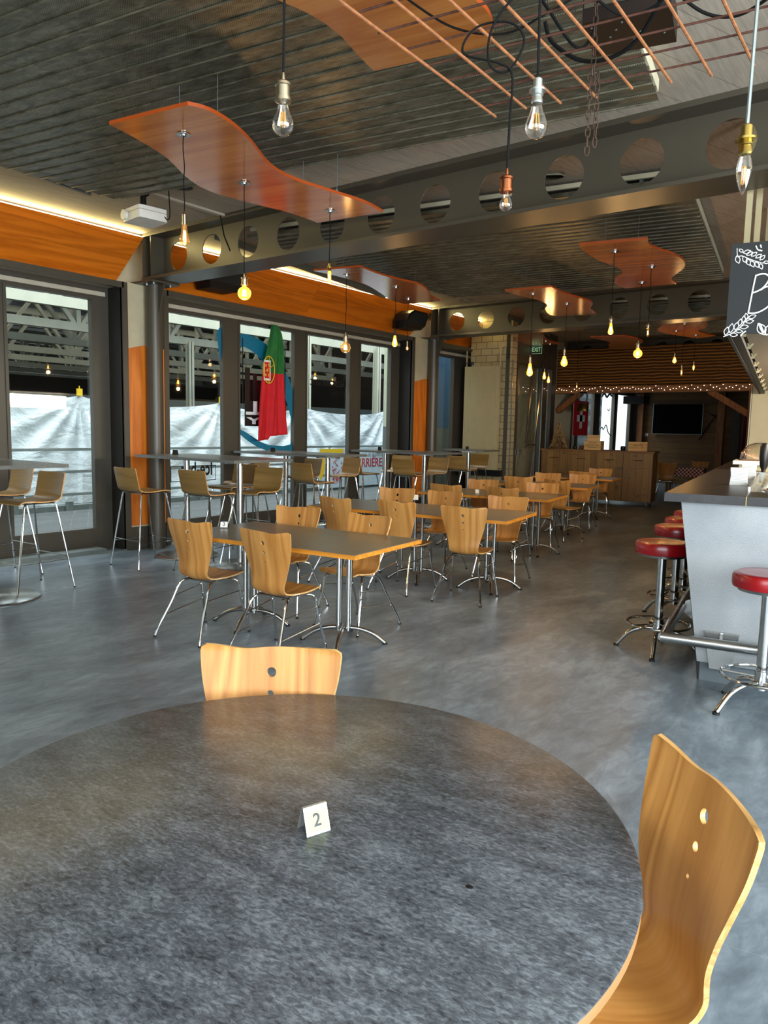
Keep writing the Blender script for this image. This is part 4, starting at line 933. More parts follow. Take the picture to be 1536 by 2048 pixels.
# high stools
def make_high():
    t = empty('high_stool')
    sh = make_shell([(-.285, 1.10), (-.270, 1.02), (-.250, .93), (-.235, .875), (-.20, .842), (-.14, .832), (-.02, .832), (.10, .842), (.165, .838), (.19, .818)],
                    [(0, .205), (.3, .203), (.5, .200), (1, .195)], [(0, .020), (.3, .020), (.5, .006), (1, .003)], .011, ['oak', 'oak_edge'], nt=12, name='seat_shell', corner=.02)
    sh.parent = t
    for sx in (-1, 1):
        MB().tube([(sx*.165, -.17, .822), (sx*.175, -.18, .80), (sx*.265, -.29, .01)], .009, 8).lathe([(.010, 0), (.010, .012)], (sx*.2655, -.2905, 0), 8, mi=1).build('leg', ['chrome', 'rubber'], t)
        MB().tube([(sx*.165, .12, .826), (sx*.172, .14, .80), (sx*.262, .29, .01)], .009, 8).lathe([(.010, 0), (.010, .012)], (sx*.2625, .2905, 0), 8, mi=1).build('leg', ['chrome', 'rubber'], t)
    b = MB()
    for sx in (-1, 1): b.tube([(sx*.165, -.17, .822), (sx*.165, .12, .826)], .008, 6)
    b.tube([(-.165, -.17, .822), (.165, -.17, .822)], .008, 6); b.tube([(-.165, .12, .826), (.165, .12, .826)], .008, 6); b.build('seat_frame', 'chrome', t)
    f = .62; b = MB(); zr = .28; k = (.80-zr)/.79
    xr = .175+(.265-.175)*k; yr = -.18-.11*k; xf = .172+.09*k; yf = .14+.15*k
    b.tube([(-xr, yr, zr), (-xf, yf, zr)], .0045, 6); b.tube([(xr, yr, zr), (xf, yf, zr)], .0045, 6); b.tube([(-xf, yf, zr+.0), (xf, yf, zr)], .0045, 6); b.tube([(-xr, yr, zr+.03), (xr, yr, zr+.03)], .0045, 6)
    b.build('footrest', 'chrome', t)
    return t
high0 = make_high(); usedh = []
def hstool(x, y, face, label, turn=0):
    c = high0 if not usedh else copy_tree(high0); usedh.append(c)
    th = math.radians(turn)+(0 if face == 'N' else PI); off = .28
    c.location = (x-off*math.sin(th), y+off*math.cos(th), 0); c.rotation_euler.z = th
    return tag(c, label, 'bar stool', 'brown oak high stools at the tall tables')
hstool(-7.12, 4.60, 'N', 'brown high stool standing free left of the round column', 0)
hstool(-6.36, 4.90, 'N', 'brown high stool, back to us, before the tall table by left column', 4)
hstool(-6.98, 6.25, 'S', 'brown high stool facing us behind tall table, left of the pair at the flag window', 4)
hstool(-6.33, 6.02, 'S', 'brown high stool facing us, right of the pair at the flag window', 8)
hstool(-7.40, 6.85, 'S', 'brown high stool mostly hidden behind the pair by the flag window', 0)
hstool(-7.68, 3.80, 'S', 'brown high stool, left of two at the left edge table', 3)
hstool(-6.87, 3.68, 'S', 'brown high stool, right of two at the left edge table', 6)
hstool(-6.88, 7.08, 'N', 'brown high stool, back to us, below the flag at the middle tall table', -3)
hstool(-7.75, 8.30, 'S', 'brown high stool facing us behind the pole of middle tall table', -6)
hstool(-7.55, 8.98, 'S', 'brown high stool before the outdoor banner', -8)
hstool(-7.78, 9.2, 'N', 'brown high stool whose seat shows right of the banner stool', -8)
hstool(-6.98, 9.52, 'N', 'brown high stool, back to us, before tall table near orange pier', 5)
hstool(-7.95, 10.85, 'S', 'brown high stool hidden behind the one near the orange pier', 8)
hstool(-7.08, 10.75, 'S', 'brown high stool facing us, right of the blue-tinted window column', 0)
hstool(-7.32, 11.65, 'N', 'brown high stool, back to us, at the farthest tall table', 0)
hstool(-7.60, 13.05, 'S', 'brown high stool farthest back, before the cream radiator', 0)

# ================================================================== BAR
bar = thing('bar_counter', 'bar counter with textured aluminium front and dark worktop at right', 'counter', (0, 0, 0), BY)
b = MB()   # front panel facing the viewer, leaning outwards to the left edge
vs = [(-.386, 5.04, .13), (2.6, 5.04, .13), (2.6, 5.06, 1.155), (-.545, 5.06, 1.155), (-.386, 5.07, .13), (2.6, 5.07, .13), (2.6, 5.09, 1.155), (-.545, 5.09, 1.155)]
b.add(vs, [(0, 1, 2, 3), (7, 6, 5, 4), (0, 4, 5, 1), (1, 5, 6, 2), (2, 6, 7, 3), (3, 7, 4, 0)]); b.build('front_panel', 'hammer', bar, smooth=False)
MB().box(-.37, 2.6, 5.07, 5.6, 0, .13).build('plinth', 'kick', bar, smooth=False)
b = MB(); vs = [(-.38, 5.075, 0), (-.30, 5.075, 0), (-.44, 5.075, 1.155), (-.54, 5.075, 1.155), (-.38, 11.8, 0), (-.30, 11.8, 0), (-.44, 11.8, 1.155), (-.54, 11.8, 1.155)]
b.add(vs, [(0, 1, 2, 3), (7, 6, 5, 4), (0, 4, 5, 1), (1, 5, 6, 2), (2, 6, 7, 3), (3, 7, 4, 0)]); b.build('side_panel', 'blackwood', bar, smooth=False)
MB().box(-.64, -.17, 4.99, 11.9, 1.155, 1.21).build('worktop', 'bar_top', bar, smooth=False)
MB().box(-.167, 2.6, 4.99, 5.50, 1.155, 1.21).build('worktop', 'bar_top', bar, smooth=False)
MB().box(-.1705, -.1665, 4.986, 5.5, 1.154, 1.2105).build('joint_strip', 'brass', bar, smooth=False)
MB().box(-.17, 2.6, 5.5, 11.9, .86, .90).build('inner_worktop', 'steel', bar, smooth=False)
b = MB(); b.tube([(-.60, 4.93, .285), (2.6, 4.97, .285)], .034, 16); b.tube([(-.585, 4.93, .285), (-.585, 11.5, .285)], .034, 16); b.build('foot_rail', 'steel', bar)
for u in (-.25, 1.1):
    b = MB(); b.add([(u-.10, 5.035, .34), (u+.10, 5.035, .34), (u+.06, 5.035, .10), (u-.06, 5.035, .10), (u-.10, 5.022, .34), (u+.10, 5.022, .34), (u+.06, 5.022, .10), (u-.06, 5.022, .10)], [(3, 2, 1, 0), (4, 5, 6, 7), (0, 1, 5, 4), (1, 2, 6, 5), (2, 3, 7, 6), (3, 0, 4, 7)])
    b.box(u-.008, u+.008, 4.95, 5.03, .25, .335); b.build('rail_bracket', 'steel', bar, smooth=False)
for v in (5.9, 7.6, 9.4):
    b = MB(); b.add([(-.42, v, .13), (-.42, v, .40), (-.56, v, .33), (-.56, v, .24), (-.42, v+.012, .13), (-.42, v+.012, .40), (-.56, v+.012, .33), (-.56, v+.012, .24)], [(0, 1, 2, 3), (7, 6, 5, 4), (0, 4, 5, 1), (1, 5, 6, 2), (2, 6, 7, 3), (3, 7, 4, 0)]); b.build('rail_bracket', 'steel', bar, smooth=False)
# red stools
def make_red():
    t = empty('bar_stool')
    MB().lathe([(.0005, .722), (.17, .722), (.188, .728), (.193, .745), (.193, .785), (.186, .803), (.165, .812), (.15, .810), (.10, .813), (.0005, .814)], n=48).build('cushion', 'red', t)
    MB().lathe([(.12, .700), (.16, .706), (.165, .722), (.05, .723)], n=32).build('seat_plate', 'steel', t)
    MB().lathe([(.036, .13), (.036, .24), (.031, .242), (.031, .70)], n=24).build('pole', 'chrome', t)
    b = MB(); b.tube([(.215*math.cos(a), .215*math.sin(a), .205) for a in [i*2*PI/40 for i in range(40)]], .010, 8, closed=True)
    for k in range(4): a = k*PI/2; b.tube([(.03*math.cos(a), .03*math.sin(a), .20), (.21*math.cos(a), .21*math.sin(a), .204)], .006, 6)
    b.build('foot_ring', 'chrome', t)
    for k in range(4):
        a = k*PI/2+PI/4; c, s = math.cos(a), math.sin(a)
        MB().tube(bez([(.02*c, .02*s, .165), (.10*c, .10*s, .160), (.20*c, .20*s, .115), (.285*c, .285*s, .015)], 6), .0165, 10).lathe([(.020, 0), (.020, .014)], (.287*c, .287*s, 0), 10, mi=1).build('leg', ['chrome', 'rubber'], t)
    return t
red0 = make_red()
for i, (u, v, rz, lab) in enumerate([(-.705, 5.60, -.75, 'red round bar stool, nearest of the row on the counter left side'), (-.725, 6.66, .3, 'red round bar stool, second in the row along the counter'),
        (-.73, 7.32, .1, 'red round bar stool, third in the row along the counter'), (-.73, 7.98, .5, 'red round bar stool, fourth in the row along the counter'),
        (-.73, 8.66, .2, 'red round bar stool, farthest visible in the row along the counter'), (-.01, 4.665, -.05, 'bright red bar stool cut by right edge, before the aluminium front')]):
    c = red0 if i == 0 else copy_tree(red0); w = W(u, v); c.location = (w[0], w[1], 0); c.rotation_euler.z = BY+rz; tag(c, lab, 'bar stool', 'red vinyl bar stools on chrome')
# chalkboard rack above the bar
w = W(0, 0)
t = thing('bar_canopy', 'hanging bar canopy with chalkboard front lettered B and leaves', 'canopy', (0, 0, 0), BY)
u0, u1, v0, v1, z0, z1 = -.35, 2.2, 5.0, 12.2, 2.19, 2.72
MB().box(u0, u1, v0, v0+.02, z0, z1).build('chalkboard', 'board', t, smooth=False)
b = MB(); b.box(u0, u0+.02, v0+.02, v1, z0, z1-.0); b.build('side_board', 'board', t, smooth=False)
MB().box(u0+.09, u1, v0+.03, v1, z0+.05, z0+.06).build('mesh_shelf', 'mesh_steel', t, smooth=False)
b = MB(); b.bar((u0+.05, v0+.02, z0+.02), (u0+.05, v1, z0+.02), .05, .03); b.build('lower_rail', 'frame_dark', t, smooth=False)
for (uu, vv) in ((u0+.02, 6.1), (u0+.075, 6.28), (u0+.075, 8.5), (u0+.075, 11.5)):
    b = MB(); b.box(uu-.02, uu+.02, vv-.02, vv+.02, z1-.3, 3.84); b.build('hanger_post', 'panel_cream', t, smooth=False)
for k in range(9):
    b = MB(); v = 5.25+.75*k; b.bar((u0+.075, v, z0+.02), (u0+.10, v, z0+.02), .025, .018); b.bar((u0+.092, v, z0+.02), (u0+.115, v, z0+.05), .008, .012); b.bar((u0+.092, v, z0+.02), (u0+.082, v, z0+.055), .007, .012)
    b.build('rail_clip', 'panel_cream', t, smooth=False)
b = MB()
for k in range(10):
    v = 5.7+.6*k; b.box(u0+.26, u0+.60, v, v+.02, z0+.035, z0+.048)
b.build('glass_rail', 'steel', t, smooth=False)
# chalk drawing on the board: points in (u, z) on the front face
def chalk(lines, name='chalk_drawing', r=.003):
    b = MB()
    for L in lines:
        P = bez([(p[0], v0-.002, p[1]) for p in L], 5); b.tube(P, r, 6)
    o = b.build(name, 'chalk', t); return o
def leaf(cx, cz, a, l, w_=.32):
    ca, sa = math.cos(a), math.sin(a); P = []
    for q in range(9):
        tt = q/8; P.append((tt*l, w_*l*math.sin(PI*tt)))
    for q in range(7, -1, -1):
        tt = q/8; P.append((tt*l, -w_*l*math.sin(PI*tt)))
    return [(cx+x*ca-y*sa, cz+x*sa+y*ca) for x, y in P]
def px2b(x, y):   # board position of a drawing point measured on the sign (x right, y down, in sign units)
    return (u0+(x-1456)*.00295, z1-.02-(y-487)*.00290)
br = []
for (x, y, a, l) in ((1470, 492, -40, 10), (1466, 505, -150+80, 16), (1478, 500, 10, 14), (1478, 507, -60, 15), (1484, 505, 25, 12), (1485, 512, -65, 15), (1493, 508, 35, 12), (1493, 517, -65, 14), (1501, 512, 30, 12), (1501, 520, -60, 13), (1509, 517, 45, 12), (1510, 524, -70, 12), (1516, 522, -5, 10)):
    p = px2b(x, y); br.append(leaf(p[0], p[1], math.radians(a), l*.0029, .26))
chalk([[px2b(*p) for p in ((1466, 490), (1468, 505), (1476, 506), (1488, 512), (1500, 518), (1516, 524))]]+br, r=.0023)
br2 = []
for (x, y, a, l) in ((1455, 665, 75, 17), (1464, 660, 80, 18), (1473, 655, 75, 16), (1480, 647, 80, 14), (1487, 640, 85, 13), (1493, 634, 100, 12), (1496, 632, 20, 14), (1492, 640, 10, 14), (1482, 650, 5, 15), (1474, 657, -5, 13), (1464, 664, -5, 14)):
    p = px2b(x, y); br2.append(leaf(p[0], p[1], math.radians(a), l*.0030, .25))
chalk([[px2b(*p) for p in ((1452, 668), (1466, 662), (1478, 654), (1488, 642), (1498, 628))]]+br2, r=.0023)
br3 = []
for (x, y, a, l) in ((1528, 667, 120, 26), (1531, 668, 75, 22), (1560, 660, 60, 26), (1575, 664, 110, 24)):
    p = px2b(x, y); br3.append(leaf(p[0], p[1], math.radians(a), l*.0030, .28))
for dx in (-2, 0, 2): br3.append([px2b(1526+dx, 664), px2b(1520+dx, 652), px2b(1518+dx, 645)])
for q in br3[:4]: chalk([q], r=.0030)
chalk(br3[4:], r=.0022)
chalk([[px2b(*p) for p in ((1504, 546), (1501, 568), (1498, 595), (1495, 622))], [px2b(*p) for p in ((1503, 548), (1512, 545), (1522, 546), (1528, 553), (1526, 562), (1518, 573), (1508, 579), (1499, 582))],
       [px2b(*p) for p in ((1514, 577), (1524, 571), (1535, 573), (1542, 585), (1538, 600), (1526, 614), (1510, 622), (1495, 622))]], 'letter_b', .0046)
chalk([[px2b(*p) for p in ((1500, 488), (1504, 496), (1512, 499))], [px2b(1508, 487), px2b(1510, 493)], [px2b(1484, 668), px2b(1488, 662), px2b(1493, 658)]], 'flourish', .004)

# things on the counter
def napkins(u, v, s, label):
    w = W(u, v); t = thing('napkin_holder', label, 'napkins', (w[0], w[1], 1.21), BY, 'white napkin stacks on the counter')
    b = MB(); n = 10; 
    for k in range(n):
        z = k*.062*s/5; wd = .052*s*(1+.12*abs(k-n/2)/(n/2)); b.box(-wd, wd, -.04, .04, z, z+.0115*s)
    b.build('folded_napkins', 'paper', t, smooth=False)
    MB().box(-.058*s, .058*s, -.045, .045, -.0, .002).build('tray', 'white', t, smooth=False); return t
napkins(-.27, 6.2, 1.05, 'white folded napkin stack, nearer of two on the counter')
napkins(-.235, 7.1, 1.0, 'white folded napkin stack, farther of two on the counter')
t = thing('glass_tray', 'steel tray crowded with upturned drinking glasses behind the counter', 'tray', (*W(.16, 6.6), .90), BY)
MB().box(-.32, .50, -1.1, 1.1, 0, .02).build('tray_base', 'steel', t, smooth=False)
b = MB(); b.box(-.34, -.325, -1.1, 1.1, 0, .34); b.build('tray_side', 'steel', t, smooth=False)
gm = MB().lathe([(.034, 0), (.036, .005), (.030, .12), (.026, .125), (.0005, .126)], n=14).build('drinking_glass', 'bulb'); first = True
for i in range(5):
    for j in range(11):
        o = gm if first else gm.copy()
        if not first: COL.objects.link(o)
        first = False; w = W(-.08+.095*i, 5.68+.175*j+.04*(i % 2)); o.location = (w[0], w[1], 1.19-.05)
        tag(o, 'upturned clear glass on the crowded tray behind the counter', 'glass', 'upturned glasses on the tray')
MB().box(-.32, .50, -1.1, 1.1, .235, .24).build('tray_mat', 'steel', t, smooth=False)
t = thing('beer_tap', 'black tap handle standing behind the counter glasses', 'tap', (*W(-.14, 7.9), 1.14), BY)
MB().lathe([(.02, 0), (.02, .12), (.035, .16), (.042, .24), (.042, .34), (.03, .37), (.0005, .375)], n=16).build('handle', 'black', t)
MB().box(-.06, .06, -.05, .05, 0, .10).build('tap_body', 'steel', t, smooth=False)
# cream cupboard wall behind the counter with glass dome
b = MB(); b.box(-.44, 2.4, 12.3, 12.7, 0, 2.3); b.v = [(*W(x, y), z) for x, y, z in b.v]
tag(b.build('cream_cupboard', 'panel_cream', smooth=False), 'tall cream cupboard standing beyond the bar counter', 'cupboard')
b = MB(); b.box(-.46, -.445, 12.28, 12.72, 0, 2.32); b.v = [(*W(x, y), z) for x, y, z in b.v]; tag(b.build('cupboard_side_strip', 'cable_trunk', smooth=False), 'narrow pale edge strip at left of the cream cupboard', 'strip')
t = thing('side_shelf', 'cream shelf with moulded edge behind the counter', 'shelf', (*W(-.1, 9.2), 0), BY)
MB().box(-.36, 1.2, -.3, .3, 1.27, 1.31).build('shelf_board', 'white', t, smooth=False); MB().box(-.30, 1.2, -.25, .25, .9, 1.27).build('shelf_body', 'panel_cream', t, smooth=False)
t = thing('cake_dome', 'amber-tinted glass cake dome on the cream shelf', 'dome', (*W(-.18, 9.2), 1.31), BY)
MB().lathe([(.23, 0), (.23, .02), (.22, .09), (.17, .16), (.09, .195), (.0005, .2)], n=28).build('glass_cover', 'bulb', t)
MB().lathe([(.24, 0), (.24, .008), (.0005, .01)], n=28).build('plate', 'copper', t)
t = thing('red_fruit_bowl', 'small bowl of red fruit beside the cream shelf box', 'bowl', (*W(-.02, 5.30), 1.21), BY)
MB().lathe([(.03, 0), (.035, .004), (.08, .03), (.085, .034), (.03, .012), (.0005, .01)], n=20).build('dish', 'white', t)
b = MB()
for k in range(5): b.lathe([(.0005, 0)]+[(.02*math.sin(a), .02-.02*math.cos(a)) for a in (.5, 1, 1.57, 2.1, 2.7)]+[(.0005, .04)], (.035*math.cos(k*1.26), .035*math.sin(k*1.26), .01), 10)
b.build('red_fruit', 'red', t)
t = thing('flower_pot', 'twiggy potted flowers in a cream box on the cream shelf', 'plant', (*W(-.02, 9.28), 1.32), BY)
MB().box(-.12, .12, -.04, .08, .16, .36).build('cream_box', 'panel_cream', t, smooth=False)
b = MB(); rr = random.Random(3)
for k in range(22):
    a = rr.random()*6.28; r = .05+.08*rr.random(); h = .40+.18*rr.random(); b.tube([(0, .02, .34), (r*.5*math.cos(a), .02+r*.5*math.sin(a), (h+.34)/2), (r*math.cos(a), .02+r*math.sin(a), h)], .003, 4); b.lathe([(.0005, 0), (.011, .008), (.0005, .018)], (r*math.cos(a), .02+r*math.sin(a), h), 6)
b.build('twigs', 'dark_plate', t); MB().box(-.05, .05, -.045, -.041, .22, .29).build('red_label', 'red_print', t, smooth=False)

# ================================================================== SIDEBOARD AND THINGS ON IT
t = thing('sideboard', 'long knotty-wood sideboard with drawers and doors at the back', 'sideboard', (*W(-3.64, 17.05), 0), BY)
hx = 1.22
MB().box(-hx, hx, -.35, .35, .10, 1.16).build('carcass', 'cab', t, smooth=False)
MB().box(-hx-.03, hx+.03, -.38, .38, 1.16, 1.20).build('worktop', 'beamwood', t, smooth=False)
for k in range(4):
    x0 = -hx+k*hx/2+.006; x1 = x0+hx/2-.012
    d = MB().box(x0, x1, -.368, -.35, .84, 1.15).build('drawer', 'cab', t, smooth=False)
    b = MB(); b.tube([((x0+x1)/2-.1, -.372, 1.0), ((x0+x1)/2-.1, -.385, 1.0), ((x0+x1)/2+.1, -.385, 1.0), ((x0+x1)/2+.1, -.372, 1.0)], .006, 6); b.build('handle', 'black', d)
    d = MB().box(x0, x1, -.368, -.35, .11, .83).build('door', 'cab', t, smooth=False)
    hxp = x1-.06 if k % 2 == 0 else x0+.06
    b = MB(); b.tube([(hxp, -.37, .78), (hxp, -.392, .77), (hxp, -.392, .63), (hxp, -.37, .62)], .007, 6); b.build('handle', 'galv', d)
for sx in (-1, 1):
    for sy in (-1, 1): MB().lathe([(.02, 0), (.03, .02), (.018, .03), (.018, .1)], (sx*1.12, sy*.28, 0), 10).build('leg', 'galv', t)
def crate(u, v, z, w_, h, d, rz, label, lines, name='wine_crate'):
    t = thing(name, label, 'box', (*W(u, v), z), BY+rz, 'printed wooden crates on the sideboard')
    MB().box(-w_/2, w_/2, -d/2, d/2, 0, h).build('crate_body', 'box_wood', t, smooth=False)
    for i, (tx, sz, zz) in enumerate(lines): text_mesh(tx, sz, 'printed_lettering', 'inkdark', t, MX((0, -d/2-.001, zz), (1, 0, 0), (0, 0, 1)), .0005)
    return t
crate(-3.72, 16.88, 1.2, .37, .20, .34, .0, 'printed wooden crate, left of two on the sideboard', [('AUSLESE', .045, .155), ('GRAND CRU', .052, .105), ('DOMAINE', .04, .05)])
crate(-3.76, 16.98, 1.4, .28, .13, .22, .25, 'small wooden box stacked on the left printed crate', [])
crate(-2.76, 16.86, 1.2, .40, .20, .20, .0, 'printed wooden box with a stag drawing, right end of sideboard', [('Jägerzeit', .05, .13), ])
o = bpy.data.objects['crate_body'] if 'crate_body' in bpy.data.objects else None
st = [x for x in COL.objects if x.name.startswith('wine_crate')][-1]
b = MB()
for L in ([(.09, .05), (.095, .10), (.085, .14)], [(.085, .14), (.06, .165), (.05, .185)], [(.085, .14), (.11, .165), (.125, .185)], [(.07, .155), (.06, .15)], [(.10, .155), (.115, .15)], [(.07, .10), (.095, .11), (.12, .10)]):
    b.tube(bez([(p[0], -.101, p[1]) for p in L], 4), .003, 5)
b.build('stag_drawing', 'inkdark', st)
t = thing('dried_tree', 'cone-shaped tree of dried twigs standing on the sideboard', 'decoration', (*W(-4.55, 16.95), 1.2), BY)
b = MB(); rr = random.Random(5)
for k in range(520):
    h = rr.random(); r = .185*(1-h)+.01; a = rr.random()*6.28; z = .03+h*.58; x, y = r*math.cos(a), r*math.sin(a); da = rr.uniform(-.5, .5)
    b.tube([(x*.75, y*.75, z+.03), (x*1.1+.03*math.sin(da), y*1.1, z-.02)], .005, 4)
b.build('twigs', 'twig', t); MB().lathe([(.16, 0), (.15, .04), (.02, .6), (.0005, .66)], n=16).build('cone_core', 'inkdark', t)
for (u, v, r, h, m_, l, nm) in ((-4.15, 16.9, .045, .08, 'glass_dark', 'small dark pot beside the dried tree', 'small_pot'), (-4.0, 16.92, .06, .09, 'beamwood', 'small round brown pot between tree and crate', 'small_pot'), (-3.1, 16.95, .055, .10, 'black', 'black candle jar left of the stag box', 'candle_jar')):
    o = MB().lathe([(r*.8, 0), (r, h*.3), (r, h*.8), (r*.7, h), (.0005, h)], n=16).build(nm, 'black' if m_ == 'glass_dark' else m_); o.location = (*W(u, v), 1.2); tag(o, l, 'pot')
# cow bell
t = thing('cow_bell', 'bronze cow bell hung on a black strap from the timber beam', 'bell', (-7.33, 17.42, 2.10), 0)
b = MB(); b.lathe([(.15, 0), (.155, .01), (.14, .06), (.12, .15), (.09, .19), (.0005, .2)], n=24); b.v = [(x, y*.6, z) for x, y, z in b.v]; b.build('bell_body', 'bell', t)
b = MB(); b.tube(bez([(-.07, 0, .19), (-.11, 0, .32), (-.09, 0, .46)], 6), .02, 6); b.tube(bez([(.07, 0, .19), (.11, 0, .32), (.09, 0, .46)], 6), .02, 6); b.tube([(-.09, 0, .45), (.09, 0, .45)], .02, 6); b.build('strap', 'black', t)
# fairy lights
t = thing('fairy_lights', 'string of tiny warm fairy lights along the timber beam', 'fairy lights', (-5.4, 17.49, 2.62), 0)
rr = random.Random(11); pts = []; n = 72
for k in range(n): pts.append((-2.65+4.7*k/(n-1), -.012-.012*rr.random(), (.055 if k % 2 else -.03)*rr.random()+.02*rr.uniform(-1, 1)))
MB().tube(bez(pts, 2), .0025, 4).build('wire', 'cord', t)
base = None
for k, p in enumerate(pts):
    if base is None: o = base = MB().lathe([(.0005, 0), (.007, .005), (.007, .010), (.0005, .015)], n=6).build('fairy_bulb', 'fairy', t)
    else: o = base.copy(); COL.objects.link(o)
    o.location = (p[0], p[1]-.01, p[2]+.01*((k % 3)-1))
# television, projector, pickaxe
t = thing('television', 'large black television on the far plank wall', 'television', (-7.04, 24.26, 1.60), 0)
MB().box(-.75, .75, -.03, .03, 0, .92).build('screen', 'tv', t, smooth=False)
b = MB(); b.box(-.77, -.75, -.035, .04, -.02, .94); b.box(.75, .77, -.035, .04, -.02, .94); b.box(-.75, .75, -.02, .04, -.02, 0); b.build('bezel', 'galv', t, smooth=False)
b = MB(); b.box(-.5, .5, .03, .09, .3, .6); b.build('wall_mount', 'black', t, smooth=False)
t = thing('back_room_projector', 'black projector hanging before the television', 'projector', (-7.6, 22.0, 2.45), 0)
MB().box(-.3, .3, -.25, .25, 0, .22).build('casing', 'black', t, smooth=False); MB().tube([(0, 0, .22), (0, 0, .5)], .03).build('mount', 'black', t)
t = thing('pickaxe', 'old pickaxe hung slanting on the far plank wall', 'pickaxe', (-6.38, 24.33, 1.42), 0)
MB().tube([(0, 0, 0), (.42, 0, .72)], .025).build('shaft', 'dark_plate', t); MB().tube(bez([(.25, 0, .82), (.42, 0, .74), (.62, 0, .55)], 6), [.01]*4+[.03]*5+[.01]*4).build('head', 'black', t)
o = MB().box(-.05, .05, -.01, .01, -.05, .05).build('light_switch', 'white', smooth=False); o.location = (-8.02, 24.385, 1.55); tag(o, 'white switch plate on plank wall left of the television', 'switch')
t = thing('door_curtain', 'dark striped curtain drawn aside in the far doorway', 'curtain', (-4.9, 24.2, .3), 0)
b = MB(); n = 24; vs = []
for j, (z, w_) in enumerate(((1.95, .75), (1.2, .62), (.7, .42), (.4, .30), (.0, .30))):
    for k in range(n+1): q = k/n; vs.append((-.30+q*w_, .04*math.sin(q*26), z))
b.add(vs, [(j*(n+1)+k, j*(n+1)+k+1, (j+1)*(n+1)+k+1, (j+1)*(n+1)+k) for j in range(4) for k in range(n)]); b.build('fabric', 'curtain', t)
MB().tube([(-.4, .0, 1.97), (.9, 0, 1.97)], .012).build('curtain_rod', 'galv', t)
# back-room tables and chairs
def cloth_table(x, y, label):
    t = thing('back_room_table', label, 'table', (x, y, 0), BY, 'red-checked tables in the back room')
    b = MB(); b.box(-.45, .45, -.4, .4, .55, .76); b.build('tablecloth', 'check', t, smooth=False)
    b = MB()
    for sx in (-1, 1):
        for sy in (-1, 1): b.box(sx*.38-.03, sx*.38+.03, sy*.33-.03, sy*.33+.03, 0, .55)
    b.build('table_legs', 'beamwood', t, smooth=False); return t
cloth_table(-5.35, 19.4, 'red-checked table right of the sideboard in the back room'); cloth_table(-4.3, 20.6, 'red-checked table deeper in the back room below the curtain')
for x, y, a, l in ((-5.6, 18.7, .2, 'plywood chair in the dark back room, before the checked table'), (-5.3, 20.3, 3.0, 'plywood chair in the dark back room, behind the checked table')):
    c = copy_tree(chair0); c.location = (x, y, 0); c.rotation_euler.z = a; tag(c, l, 'chair', 'plywood chairs in the back room')

# swiss flag and window stickers in the back room
t = thing('swiss_flag', 'red flag with white cross hanging in the back-room window', 'flag', (-8.33, 19.72, 1.50), 0)
MB().box(-.004, .004, -.50, .50, 0, .95).build('cloth', 'red_cloth', t, smooth=False)
b = MB(); b.box(.0045, .006, -.09, .09, .19, .75); b.box(.0045, .006, -.27, .27, .38, .56); b.build('white_cross', 'white_cloth', t, smooth=False)
t = thing('mountain_window_sticker', 'painted mountain outline on the back-room window pane', 'sticker', (-8.42, 21.8, 1.2), 0)
b = MB(); b.tube(bez([(0, -.55, .30), (0, -.30, .55), (0, -.15, .48), (0, .05, .62), (0, .25, .40), (0, .5, .30)], 4), .015, 5); b.tube(bez([(0, -.4, 1.45), (0, -.2, 1.55), (0, 0, 1.45), (0, .2, 1.55), (0, .4, 1.5)], 4), .03, 5); b.tube(bez([(0, .1, 1.1), (0, .2, 1.05), (0, .3, 1.12)], 4), .012, 5); b.build('painted_line', 'outgrey', t)
# radiator on the limestone wall
t = thing('panel_radiator', 'tall cream panel radiator on the limestone block wall', 'radiator', (-7.79, 13.39, 0), 0)
b = MB(); b.box(-.40, .41, -.10, -.03, .66, 2.88)
b.build('panel', 'panel_cream', t, smooth=False)
b = MB()
for k in range(14): b.box(-.39+.056*k, -.36+.056*k, -.104, -.10, .68, 2.86)
b.build('fin', 'panel_cream', t, smooth=False)
for sx, bend in ((-.38, .1), (.40, .06)):
    b = MB(); b.tube(bez([(sx, -.06, 2.88), (sx, -.06, 3.15), (sx+.01, -.06, 3.24), (sx+bend, -.04, 3.26), (sx+bend, 0.0, 3.24)], 5), .015, 8); b.build('pipe', 'panel_cream', t)
b = MB(); b.lathe([(.035, -.03), (.035, .03)], (-.25, -.07, 2.95), 12); b.box(-.38, -.25, -.08, -.06, 2.94, 2.96); b.build('valve', 'black', t)
b = MB(); b.box(-.42, .52, -.14, -.02, .66, .78); tag(b.build('foot_bar', 'black', t, smooth=False))
# exit sign
t = thing('exit_sign', 'green EXIT sign above the glass entrance door', 'sign', (*W(-4.79, 15.75), 3.24), BY)
MB().box(-.12, .12, -.015, .015, 0, .17).build('sign_box', 'green_sign', t, smooth=False)
b = MB(); 
for q in ((-.12, .12, 0, .006), (-.12, .12, .164, .17), (-.12, -.114, 0, .17), (.114, .12, 0, .17)): b.box(q[0], q[1], -.018, -.015, q[2], q[3])
b.build('sign_border', 'exit_text', t, smooth=False)
text_mesh('EXIT', .13, 'lettering', 'exit_text', t, MX((0, -.017, .086), (1, 0, 0), (0, 0, 1)), .001, bold=.002, xs=.72)
MB().tube([(0, 0, .17), (0, 0, .63)], .006).build('hanger', 'galv', t)

